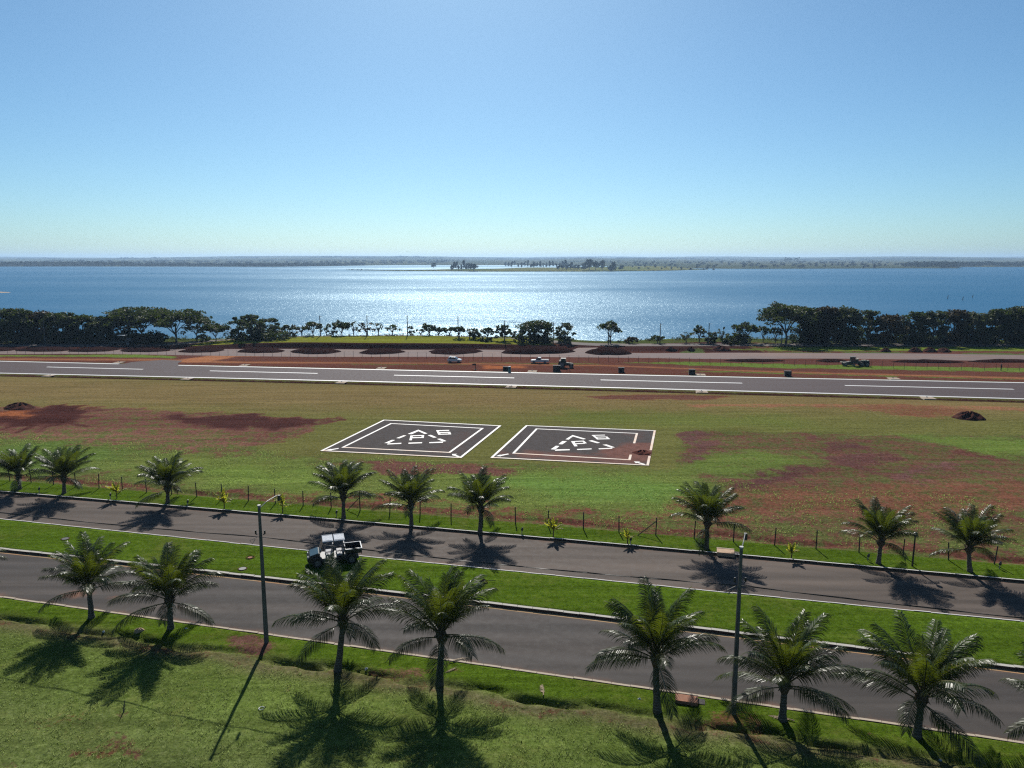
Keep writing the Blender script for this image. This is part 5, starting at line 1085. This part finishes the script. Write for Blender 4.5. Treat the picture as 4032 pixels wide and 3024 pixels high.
IG = 'trees on the island'; ORD = ['first', 'second', 'third', 'fourth', 'fifth', 'sixth', 'seventh', 'eighth', 'ninth', 'tenth', 'eleventh', 'twelfth', 'thirteenth', 'fourteenth', 'fifteenth', 'sixteenth', 'seventeenth', 'eighteenth', 'nineteenth', 'twentieth', 'twenty-first', 'twenty-second']
far_tree('island_tree', 1707, 1052, 26, 24, 'single round tree standing alone on the left part of the island', IG, k=1); far_tree('island_tree', 1423, 1060, 10, 6, 'tiny tree on the left tip of the island', IG, k=2)
far_tree('island_tree', 1865, 1064, 56, 36, 'largest dome-shaped tree at the right end of the small island grove', IG, k=3)
for i in range(9): far_tree('island_tree', 1778 + i * 9.5, 1063 - (i % 3), 15, 22 + 5 * ((i * 7) % 4), 'slim dark tree in the small island grove, %s from its left end' % ORD[i], IG, k=i)
isl = [(1990 + i * 12.5, 1046 + (i % 3) * 2 + i * 0.25, 13, 17 + 4 * ((i * 5) % 4), 'slim upright tree in the long island row, %s from its left end' % ORD[i]) for i in range(22)]
isl += [(2225, 1050, 24, 26, 'rounded taller tree rising from the long island row'), (2320, 1062, 44, 40, 'big dark tree left of the island centre clump'), (2345, 1062, 36, 41, 'big dark tree right of the island centre clump'), (2300, 1062, 30, 30, 'low dark tree left in the island clump'), (2371, 1061, 30, 36, 'tree with a gap below it on the island'), (2415, 1062, 30, 36, 'tall rounded tree, last big one on the island'), (2405, 1064, 40, 24, 'low broad tree beneath the last tall island tree'), (2445, 1062, 26, 22, 'scrappy low tree right of the last tall island tree')]
isl += [(2200 + i * 15, 1061, 22, 16 + (i * 5) % 8, 'low dark tree under the right half of the island row, %s from its left' % ORD[i]) for i in range(6)] + [(2100, 1056, 26, 18, 'low broad dark tree before the island row')]
for i, (u, v, a, b_, lab) in enumerate(isl): far_tree('island_tree', u, v, a, b_, lab, IG, k=i)
for i in range(16): far_tree('island_tree', 2490 + i * 21 + (i * 37) % 11, 1056 + (i * 3) % 6, 9 + (i * 5) % 8, 7 + (i * 7) % 5, 'small scattered tree on the right part of the island, %s from the big clump' % ORD[i], IG, k=i)
# bank of dark soil and low scrub along the island's waterline
r_ = np.random.default_rng(8); cl = []
for k in range(500):
    x = r_.uniform(-375, 465); y = float(isl_front(x)) + r_.uniform(2, 10); cl.append(((x, y, float(isl_z(x, y)) + 0.3), r_.uniform(1, 4), 1.5, r_.uniform(0.3, 1.0), 6))
V, Q = leaf_cloud(cl, 0.8, r_); tag(link('island_scrub', nparr('island_scrub', V, Q, M['leaf_far'])), 'dark scrub line along the island waterline', 'scrub', kind='stuff')
# woods on the far shore: too many and far to count
def woodland(name, label, spots, size):
    r_ = np.random.default_rng(len(spots)); cl = []
    for (x, y, w_, h_) in spots:
        z = float(far_z(np.float64(x), np.float64(y))); cl.append(((x, y, z + h_ * 0.55), w_ / 2, w_ / 2, h_ * 0.5, 26))
    V, Q = leaf_cloud(cl, size, r_); tag(link(name, nparr(name, V, Q, M['leaf_far'])), label, 'woodland', kind='stuff')
r_ = np.random.default_rng(77); sp = []
for k in range(950): x = r_.uniform(-2300, -560); sp.append((x, float(far_shore_y(x)) + 12 + abs(r_.normal(0, 40)), r_.uniform(9, 20), r_.uniform(6, 12) * (1.25 if x < -1300 else 0.8)))
for k in range(260): x = r_.uniform(-2300, -300); sp.append((x, float(far_shore_y(x)) + r_.uniform(200, 1500), r_.uniform(10, 26), r_.uniform(6, 11)))
woodland('far_woodland', 'dark woods along the far left shore', sp, 3.4)
sp = []
for k in range(420): x = r_.uniform(1130, 2300); sp.append((x, float(far_shore_y(x)) + 15 + abs(r_.normal(0, 120)), r_.uniform(10, 22), r_.uniform(8, 15)))
woodland('far_woodland', 'dark wood block on the far right shore', sp, 3.4)
sp = []
for k in range(220): x = r_.uniform(380, 1800); sp.append((x, float(far_shore_y(x)) + 20 + r_.random() ** 1.5 * 1400, r_.uniform(6, 14), r_.uniform(5, 9)))
woodland('far_trees', 'scattered trees dotting the pale fields on the far right shore', sp, 2.8)
sp = []
for k in range(420):
    x = r_.uniform(-5200, 5200); y = r_.uniform(3800, 6500); b_ = math.sin(y / 420.0 + x / 2600.0)
    if b_ > 0.45: sp.append((x, y, r_.uniform(60, 150), r_.uniform(4, 7)))
woodland('far_woodland', 'hazy bands of woods across the distant hills', sp, 7.0)
sp = [(1380 + i * 22 + r_.uniform(-6, 6), 3700 + r_.uniform(-20, 20), 26, 26) for i in range(4)]; woodland('far_grove', 'tall dark grove standing up on the right skyline', sp, 5.0)

# ------------------------------------------------------------------ dead stumps in the lake
for i, (u, v, hpx) in enumerate(((3731, 1176, 14), (3790, 1182, 15), (3829, 1172, 12))):
    x, y = G(u, v, WATER_Z); h_ = hpx * mpp(y); root = MB().tube([(0, 0, -1), (0.1, 0, h_ * 0.5), (0.25, 0, h_)], [0.28, 0.2, 0.1], 6); root.tube([(0.1, 0, h_ * 0.55), (0.7, 0, h_ * 0.9)], [0.1, 0.05], 5)
    tag(root.build('dead_stump', M['dead'], loc=(x, y, WATER_Z)), 'bare dead trunk standing in the lake, %s of three on the right' % ('leftmost', 'middle', 'rightmost')[i], 'stump', 'dead trunks in the lake')
# undergrowth below the left and right woods
r_ = np.random.default_rng(15); cl = []
for (u0, u1, k_) in ((-80, 620, 150), (3130, 4150, 190), (2040, 2170, 22), (2850, 2960, 18), (880, 1110, 30)):
    for k in range(k_):
        b = at(r_.uniform(u0, u1), 1356 if u0 > 1200 or u0 < 0 else 1345); y = b.y + r_.uniform(1.0, 5.5); h_ = r_.uniform(1.0, 3.6); cl.append(((b.x, y, gz(b.x, y) + h_ * 0.45), r_.uniform(1.0, 2.0), 0.9, h_ * 0.55, 60))
V, Q = leaf_cloud(cl, 0.32, r_); tag(link('undergrowth', nparr('undergrowth', V, Q, M['leaf'])), 'dark undergrowth filling the foot of the shore woods', 'undergrowth', kind='stuff')

# ------------------------------------------------------------------ heaps and soil banks
def mound_mesh(rx, ry, h_, seed, mat, flat_=1.0, rough=0.10):
    r = random.Random(seed); V = [(0, 0, h_)]; F = []; nr_, na = 9, 30; ph = [r.uniform(0, 6.28) for _ in range(6)]
    for i in range(1, nr_ + 1):
        s_ = i / nr_
        for k in range(na):
            a = 2 * math.pi * k / na; wob = 1 + 0.09 * math.sin(2 * a + ph[0]) + 0.07 * math.sin(3 * a + ph[1]) + 0.04 * math.sin(7 * a + ph[2])
            z = h_ * (1 - s_ ** (1.5 * flat_)) * (1 + rough * 1.5 * math.sin(5 * a + ph[3] + 6 * s_)) + rough * h_ * r.uniform(-0.5, 0.5) * (1 - s_) - (0.12 if i == nr_ else 0)
            V.append((rx * s_ * wob * math.cos(a), ry * s_ * wob * math.sin(a), z))
    F += [(0, 1 + k, 1 + (k + 1) % na) for k in range(na)]
    for i in range(nr_ - 1):
        for k in range(na): F.append((1 + i * na + k, 1 + (i + 1) * na + k, 1 + (i + 1) * na + (k + 1) % na, 1 + i * na + (k + 1) % na))
    return pydata('mound', V, F, mat, True)
for i, (u, vb, wpx, hpx, dep, mt, lab) in enumerate(((48, 1614, 104, 30, 0.8, 'soil_dark', 'dark soil heap at the left edge beside the wheel-marked bare soil'), (3838, 1656, 104, 38, 0.8, 'soil_dark', 'dark soil heap on the grass at the far right beside the orange track'), (2532, 1792, 84, 24, 0.7, 'soil_red', 'red soil heap spilled over the right edge of the right helicopter pad'),
        (3496, 1387, 48, 15, 0.9, 'soil_dark', 'dark soil heap standing alone left of three heaps on the right green strip'), (3613, 1388, 54, 17, 0.9, 'soil_dark', 'dark soil heap, left of three touching heaps on the right green strip'), (3672, 1388, 58, 17, 0.9, 'soil_dark', 'dark soil heap, middle of three touching heaps on the right green strip'), (3728, 1388, 62, 16, 0.9, 'soil_dark', 'dark soil heap, right of three touching heaps on the right green strip'),
        (2645, 1376, 46, 11, 0.9, 'soil_dark', 'low dark heap below the small flat bush tree'), (2722, 1376, 36, 12, 0.9, 'soil_dark', 'low dark heap below the small open tree'), (2845, 1383, 84, 18, 0.9, 'soil_dark', 'wide dark heap beside a branch of the taxiway'))):
    b = at(u, vb); m_ = mpp(b.y); rx = wpx * m_ / 2 * (1.2 if i < 2 else 1.0); ry = rx * dep; b.y += ry * 0.8; b.z = gz(b.x, b.y) + (0.05 if i == 2 else 0)
    tag(link('dirt_heap', mound_mesh(rx, ry, hpx * m_ * (0.52, 0.58, 0.40)[min(i, 2)] if i < 3 else hpx * m_ * 0.9, 40 + i, M[mt], 1.25, 0.30 if i < 3 else 0.14), loc=b), lab, 'dirt heap', 'heaps of excavated soil')
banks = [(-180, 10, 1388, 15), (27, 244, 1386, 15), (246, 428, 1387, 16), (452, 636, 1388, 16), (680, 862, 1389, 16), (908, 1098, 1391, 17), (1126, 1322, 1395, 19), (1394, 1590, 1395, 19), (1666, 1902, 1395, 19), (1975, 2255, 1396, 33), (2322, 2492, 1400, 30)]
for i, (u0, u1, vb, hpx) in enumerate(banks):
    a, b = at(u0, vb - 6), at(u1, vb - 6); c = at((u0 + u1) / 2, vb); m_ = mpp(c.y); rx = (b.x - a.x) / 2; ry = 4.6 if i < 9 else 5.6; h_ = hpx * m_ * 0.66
    tag(link('soil_bank', mound_mesh(rx, ry, h_, 70 + i, M['shaded_bank_soil'], 1.9, 0.07), loc=(c.x, c.y + ry * 0.92, c.z)), 'low dark soil island beside the taxiway, %s from the left' % ORD[i], 'soil bank', 'dark soil islands beside the taxiway')
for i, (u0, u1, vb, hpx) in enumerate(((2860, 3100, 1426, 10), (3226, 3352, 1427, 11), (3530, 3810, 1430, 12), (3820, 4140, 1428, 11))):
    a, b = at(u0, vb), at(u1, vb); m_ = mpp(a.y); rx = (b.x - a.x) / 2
    tag(link('soil_bank', mound_mesh(rx, 2.2, hpx * m_ * 0.7, 90 + i, M['shaded_bank_soil'], 1.8, 0.07), loc=((a.x + b.x) / 2, a.y + 2.0, 0)), 'dark soil ridge on the near side of the right taxiway, %s from the left' % ORD[i], 'soil bank', 'dark soil ridges by the right taxiway')

# ------------------------------------------------------------------ things beside the runway
for side, items in (('near', ((190, 1480), (732, 1493), (1340, 1507), (2010, 1527), (2767, 1548), (3660, 1571))), ('far', ((455, 1431), (955, 1441), (1495, 1453), (2093, 1465), (2757, 1478), (3520, 1493)))):
    for i, (u, v) in enumerate(items):
        x = G(u, v)[0]; y = float(rw_near(x)) - 1.25 if side == 'near' else float(rw_far(x)) + 1.3
        root = tag(empty('edge_slab', (x, y, gz(x, y) if side == 'far' else -0.02), -0.14), 'cream concrete slab at the %s edge of the runway, %s from the left' % (side, ORD[i]), 'slab', 'cream slabs along the %s runway edge' % side)
        MB().box((0, 0, 0.02), (1.75, 2.1, 0.16), shear=(0.2, 0)).build('slab', M['slab'], root, bevel=0.015)
        MB().tube([(0.1, 0.3, 0.09), (0.1, 0.3, 0.26)], [0.12, 0.08], 8).build('edge_light', M['galv'], root)
        if side == 'near' and i == 3: MB().tube([(0.1 + 0.28 * math.cos(t), -0.35 + 0.42 * math.sin(t), 0.105) for t in np.linspace(0, 2 * math.pi, 15)], 0.06, 4, False).build('number_0', M['black_text'], root)
        if side == 'near' and i == 4: MB().tube([(-0.2, 0.1, 0.105), (-0.2, -0.5, 0.105), (0.0, -0.75, 0.105), (0.25, -0.5, 0.105), (0.25, 0.1, 0.105)], 0.06, 4).build('letter_u', M['black_text'], root)
bxs = [(1991, 1460, 20, 'dark box beside the teal drum at the runway edge'), (2192, 1462, 28, 'dark box beside the dark tractor at the runway edge'), (2446, 1466, 23, 'dark box at the runway edge right of the tractor, standing alone'), (2724, 1474, 24, 'dark box beside a cream slab at the far runway edge'), (3101, 1481, 25, 'dark box rightmost of the row at the runway edge')]
for i, (u, v, wpx, lab) in enumerate(bxs):
    b = at(u, v); b.z = 0; w_ = wpx * mpp(b.y); h_ = w_ * 0.86
    root = tag(empty('dark_box', b, -0.14), lab, 'box', 'dark boxes along the runway'); MB().box((0, 0, h_ * 0.46), (w_, w_ * 0.8, h_ * 0.92)).build('case', M['crate'], root, bevel=0.03)
    MB().box((0, 0, h_ * 0.95), (w_ * 1.05, w_ * 0.86, h_ * 0.08)).build('lid', M['crate'], root, bevel=0.015); MB().box((0, 0, 0.03), (w_ * 1.1, w_ * 0.9, 0.08)).build('plinth', M['crate'], root)
b = at(2006, 1466); b.z = 0; root = tag(empty('teal_drum', b), 'upright teal drum with pale lid beside the leftmost dark box', 'drum')
MB().tube([(0, 0, 0), (0, 0, 0.36), (0, 0, 0.38), (0, 0, 0.40), (0, 0, 0.76), (0, 0, 0.78), (0, 0, 0.80), (0, 0, 1.1)], [0.29, 0.29, 0.31, 0.29, 0.29, 0.31, 0.29, 0.29], 16).build('body', M['tealdrum'], root); MB().tube([(0, 0, 1.1), (0, 0, 1.18)], [0.31, 0.27], 16).build('lid', M['white'], root)
b = at(1870, 1456); b.z = 0; root = tag(empty('board_stand', b), 'small dark board on a short leaning post by the runway', 'sign'); MB().tube([(0.15, 0, -0.2), (0.1, 0, 1.0)], 0.06, 6).build('post', M['post_wood'], root); MB().box((-0.15, 0, 1.08), (0.75, 0.06, 0.34), rz=0.2).build('board', M['crate'], root); MB().box((0.1, 0, 0.05), (0.5, 0.4, 0.1)).build('foot', M['crate'], root)
b = at(2238, 1462); b.z = 0; root = tag(empty('sawhorse', b), 'small spread-legged trestle in front of the tractor', 'trestle')
for sx in (-1, 1):
    for sy in (-1, 1): MB().tube([(sx * 0.12, sy * 0.1, 0.62), (sx * 0.34, sy * 0.3, 0)], 0.035, 5).build('leg', M['post_wood'], root)
MB().box((0, 0, 0.65), (0.7, 0.12, 0.08)).build('beam', M['post_wood'], root)

# ------------------------------------------------------------------ person standing at the far right
def person(u, v, lab, hgt):
    b = at(u, v); b.z = gz(b.x, b.y); root = tag(empty('person', b, 0.6), lab, 'person')
    J = {'pelvis': (0, 0, 0.95), 'spine': (0, 0.01, 1.2), 'chest': (0, 0, 1.38), 'neck': (0, 0, 1.52), 'head': (0, -0.02, 1.62), 'top': (0, -0.01, 1.72)}
    V = [J[k] for k in ('pelvis', 'spine', 'chest', 'neck', 'head', 'top')]; Rr = [0.16, 0.14, 0.17, 0.06, 0.095, 0.07]; E = [(0, 1), (1, 2), (2, 3), (3, 4), (4, 5)]
    for s_ in (-1, 1):
        n0 = len(V); V += [(s_ * 0.20, 0, 1.42), (s_ * 0.27, 0.02, 1.14), (s_ * 0.26, -0.06, 0.90), (s_ * 0.25, -0.08, 0.80)]; Rr += [0.065, 0.05, 0.038, 0.035]; E += [(2, n0), (n0, n0 + 1), (n0 + 1, n0 + 2), (n0 + 2, n0 + 3)]
        n0 = len(V); V += [(s_ * 0.10, 0, 0.88), (s_ * 0.12, -0.02, 0.50), (s_ * 0.13, 0.02, 0.10), (s_ * 0.13, -0.12, 0.04)]; Rr += [0.095, 0.065, 0.048, 0.045]; E += [(0, n0), (n0, n0 + 1), (n0 + 1, n0 + 2), (n0 + 2, n0 + 3)]
    me = bpy.data.meshes.new('body'); me.from_pydata(V, E, []); o = link('body', me, root); sk = o.modifiers.new('Skin', 'SKIN')
    for i, v_ in enumerate(me.skin_vertices[0].data): v_.radius = (Rr[i], Rr[i]); v_.use_root = (i == 0)
    o.modifiers.new('Sub', 'SUBSURF').render_levels = 1; me.materials.append(M['cloth']); k = hgt / 1.75; root.scale = (k, k, k)
    hm = MB().tube([(0, -0.02, 1.66), (0, -0.02, 1.69), (0, -0.02, 1.70), (0, -0.02, 1.78)], [0.19, 0.19, 0.11, 0.09], 12).build('hat', M['hat'], root)
person(3941, 1460, 'person in dark clothes and hat standing on the soil at the far right', 1.42)

# ------------------------------------------------------------------ small things on the verges
for (u, v, w_, d_, mt, nm, lab) in ((2703, 2760, 1.10, 0.66, 'terracotta', 'drain_box', 'terracotta drain box against the near kerb between palm and lamp pole'), (2857, 2177, 1.28, 0.85, 'tan', 'drain_box', 'tan drain box against the far kerb right of a palm')):
    b = at(u, v); a_ = math.atan(-0.25); root = tag(empty(nm, (b.x, b.y, 0), a_), lab, 'drain box')
    MB().box((0, 0, 0.02), (w_, d_, 0.30)).build('cover', M[mt], root, bevel=0.015); MB().box((0, d_ / 2 + 0.02, 0.165), (w_ * 1.02, 0.12, 0.06)).build('rim', M['kerb_soiled'], root, bevel=0.01); MB().box((w_ / 2 + 0.18, 0.1, -0.04), (0.34, d_ * 0.7, 0.14)).build('inlet', M['crate'], root)
b = at(3592, 2229); root = tag(empty('garden_lamp', b), 'dark garden lamp post with small round head on the far verge', 'lamp'); MB().tube([(0, 0, -0.2), (0, 0, 2.3)], [0.07, 0.05], 8).build('post', M['black'], root)
MB().tube([(0, 0, 2.25), (0, 0, 2.3), (0, 0, 2.42), (0, 0, 2.54), (0, 0, 2.60)], [0.06, 0.13, 0.18, 0.13, 0.03], 12).build('head', M['black'], root, smooth=True)
ST = ['leftmost of the far kerb', 'between the first seedling and the kerb', 'right of the third back-row palm', 'left of the buggy palm in the back row', 'right of the gap palm in the back row', 'beside the small thin seedling', 'left of the garden lamp post', 'rightmost of the far kerb']
for i, (u, v) in enumerate(((155, 1940), (435, 1964), (740, 1998), (1325, 2033), (2055, 2110), (2482, 2150), (3417, 2208), (3935, 2240))):
    b = at(u, v); root = tag(empty('garden_spike', b), 'small grey garden spike light, ' + ST[i], 'spike light', 'grey spike lights along the far kerb'); MB().tube([(0, 0, -0.1), (0, 0, 0.32)], 0.035, 6).build('stem', M['galv'], root); MB().tube([(0, 0, 0.3), (0.02, 0, 0.4), (0.06, 0, 0.56)], [0.09, 0.10, 0.04], 8).build('head', M['black'], root)
for i, (u, v, mt, lab) in enumerate(((257, 2122, 'machine_dark', 'dark drain lid in the median grass at the far left'), (985, 2196, 'terracotta', 'small reddish lid in the median left of the tall lamp pole'), (955, 2240, 'machine_dark', 'dark ring lid in the median below the reddish lid'))):
    b = at(u, v); root = tag(empty('median_lid', b), lab, 'lid'); MB().tube([(0, 0, -0.05), (0, 0, 0.035)], 0.26 if i != 1 else 0.17, 14).build('lid', M[mt], root); MB().tube([(0.3 * math.cos(t), 0.3 * math.sin(t), 0.02) for t in np.linspace(0, 6.2832, 15)], 0.03, 4, False).build('rim', M['soil_red'], root)
FF = frond_mesh(8, 1.5, 999, 16, 16, (M['frond_dry'], M['frond_dry']), 0.05)
for i, (u, v, lab) in enumerate(((1768, 2612, 'dry fallen frond on the grass beside the fourth front palm'), (2140, 2742, 'dry fallen frond in the channel between the fourth and fifth front palms'), (3128, 2842, 'dry fallen frond right of the palm by the right lamp pole'), (1800, 2630, 'broken dry stalk below the fallen frond beside the fourth front palm'))):
    b = at(u, v); tag(link('fallen_frond', FF, None, (b.x, b.y, b.z + 0.06), (0.3, 0.1, 0.5 + i * 1.1), 0.8 if i < 3 else 0.5), lab, 'frond', 'dry fronds fallen on the front verge')
b = at(1906, 2293); root = tag(empty('uprooted_clump', b), 'dark uprooted clump with twigs on the median grass', 'clump'); link('soil', mound_mesh(0.32, 0.26, 0.2, 5, M['soil_dark'], 1, 0.2), root); MB().tube([(-0.6, 0, 0.06), (0, 0, 0.15), (0.8, 0.1, 0.08)], 0.02, 4).build('twig', M['dead'], root)
b = at(486, 2802); root = tag(empty('dry_branch', b), 'pale dry branch sticking out of the foreground weeds at lower left', 'branch'); MB().tube([(0, 0, -0.1), (0.05, 0, 0.25), (0.12, 0.02, 0.62)], [0.04, 0.03, 0.012], 5).build('stem', M['dead'], root)
for k in range(5): MB().tube([(0.02 * k, 0, 0.1 * k), (0.12 * (-1) ** k, 0.05, 0.1 * k + 0.16)], [0.016, 0.006], 4).build('twig', M['dead'], root)
b = at(551, 2510); tag(link('stone', mound_mesh(0.30, 0.2, 0.16, 8, M['tan'], 1.6, 0.1), loc=b), 'flat tan stone in the front verge channel at the left', 'stone')
b = at(1030, 2792); tag(MB().tube([(0.13 * math.cos(t), 0.13 * math.sin(t), 0.05) for t in np.linspace(0.4, 5.8, 14)], 0.018, 5).build('white_ring', M['white'], loc=b), 'small white plastic ring lying in the foreground weeds', 'litter')
LT = ['beside the second front palm', 'left of the third front palm shadow', 'below the fourth front palm', 'at the kerb left of the left lamp pole', 'on the verge right of the stone', 'near the bottom right']
for i, (u, v) in enumerate(((733, 2475), (2518, 2752), (1442, 2633), (1078, 2500), (408, 2487), (3702, 2994))):
    b = at(u, v); tag(link('white_scrap', mound_mesh(0.09, 0.06, 0.05, 20 + i, M['white'], 1, 0.3), loc=b), 'tiny white scrap of litter ' + LT[i], 'litter', 'white scraps on the front verge')

# ------------------------------------------------------------------ grass blades on the front verge, weeds in the rough field
def blades(name, label, P, hmin, hmax, wd, mat, seed, lean=0.6, per=3):
    r = np.random.default_rng(seed); n_ = len(P); P = np.repeat(P, per, 0); P[:, :2] += r.normal(0, 0.05, (len(P), 2))
    a = r.uniform(0, 6.283, len(P)); h_ = r.uniform(hmin, hmax, len(P)) * r.uniform(0.5, 1.2, len(P)); l = r.uniform(0.2, lean, len(P)) * h_
    d = np.stack([np.cos(a), np.sin(a), 0 * a], 1); side = np.stack([-np.sin(a), np.cos(a), 0 * a], 1) * (wd * r.uniform(0.6, 1.3, len(P)))[:, None]
    top = P + d * l[:, None]; top[:, 2] += h_; V = np.stack([P - side, P + side, top], 1).reshape(-1, 3)
    tag(link(name, nparr(name, V, np.arange(len(V)).reshape(-1, 3), mat)), label, 'grass', kind='stuff')
M['blade'] = leaf_mat('lawn_blade', (0.070, 0.115, 0.013), 0.7, 0.62, (0.20, 0.31, 0.03), spec=0.1, alt=(0.10, 0.105, 0.03), scale=0.7)
M['weed'] = leaf_mat('weed_blade', (0.13, 0.165, 0.06), 0.7, 0.68, (0.27, 0.34, 0.11), spec=0.05, alt=(0.11, 0.15, 0.045), scale=0.9)
M['field_weed'] = leaf_mat('field_weed_blade', (0.15, 0.20, 0.06), 0.7, 0.7, (0.29, 0.37, 0.10), spec=0.0, alt=(0.18, 0.16, 0.07), scale=0.9)
def scatter(n_, ylo, yhi, seed, thr, s1, s2, xr=(-48, 42)):
    r = np.random.default_rng(seed); x = r.uniform(xr[0], xr[1], n_); t = r.random(n_); lo = ylo(x); y = lo + t * (yhi(x) - lo)
    k = (np.abs(x) < (y + 4) * 0.78 + 3) & (hnoise(x, y, s1, 3) + 0.7 * hnoise(x, y, s2, 6) + r.normal(0, 0.35, n_) > thr)
    x, y = x[k], y[k]; return np.stack([x, y, zground(x, y) - 0.01], 1)
blades('weeds', 'tufted weeds on the near foreground slope', scatter(75000, lambda x: 0 * x + 19, lambda x: road_near_near(x) - 3.3, 1, -0.05, 0.9, 2.7), 0.05, 0.17, 0.016, M['weed'], 11, 0.9)
blades('lawn_grass', 'short lawn grass along the near kerb', scatter(60000, lambda x: 0 * x + 20, lambda x: road_near_near(x) - 0.15, 2, -0.6, 1.3, 3.1), 0.03, 0.085, 0.011, M['blade'], 12, 0.8)
blades('field_weeds', 'ragged weeds scattered over the rough field behind the fence', scatter(60000, lambda x: fence_line(x) + 0.5, lambda x: fence_line(x) + 17, 3, 0.25, 0.5, 1.7, (-75, 62)), 0.06, 0.20, 0.03, M['field_weed'], 13, 0.9, 2)
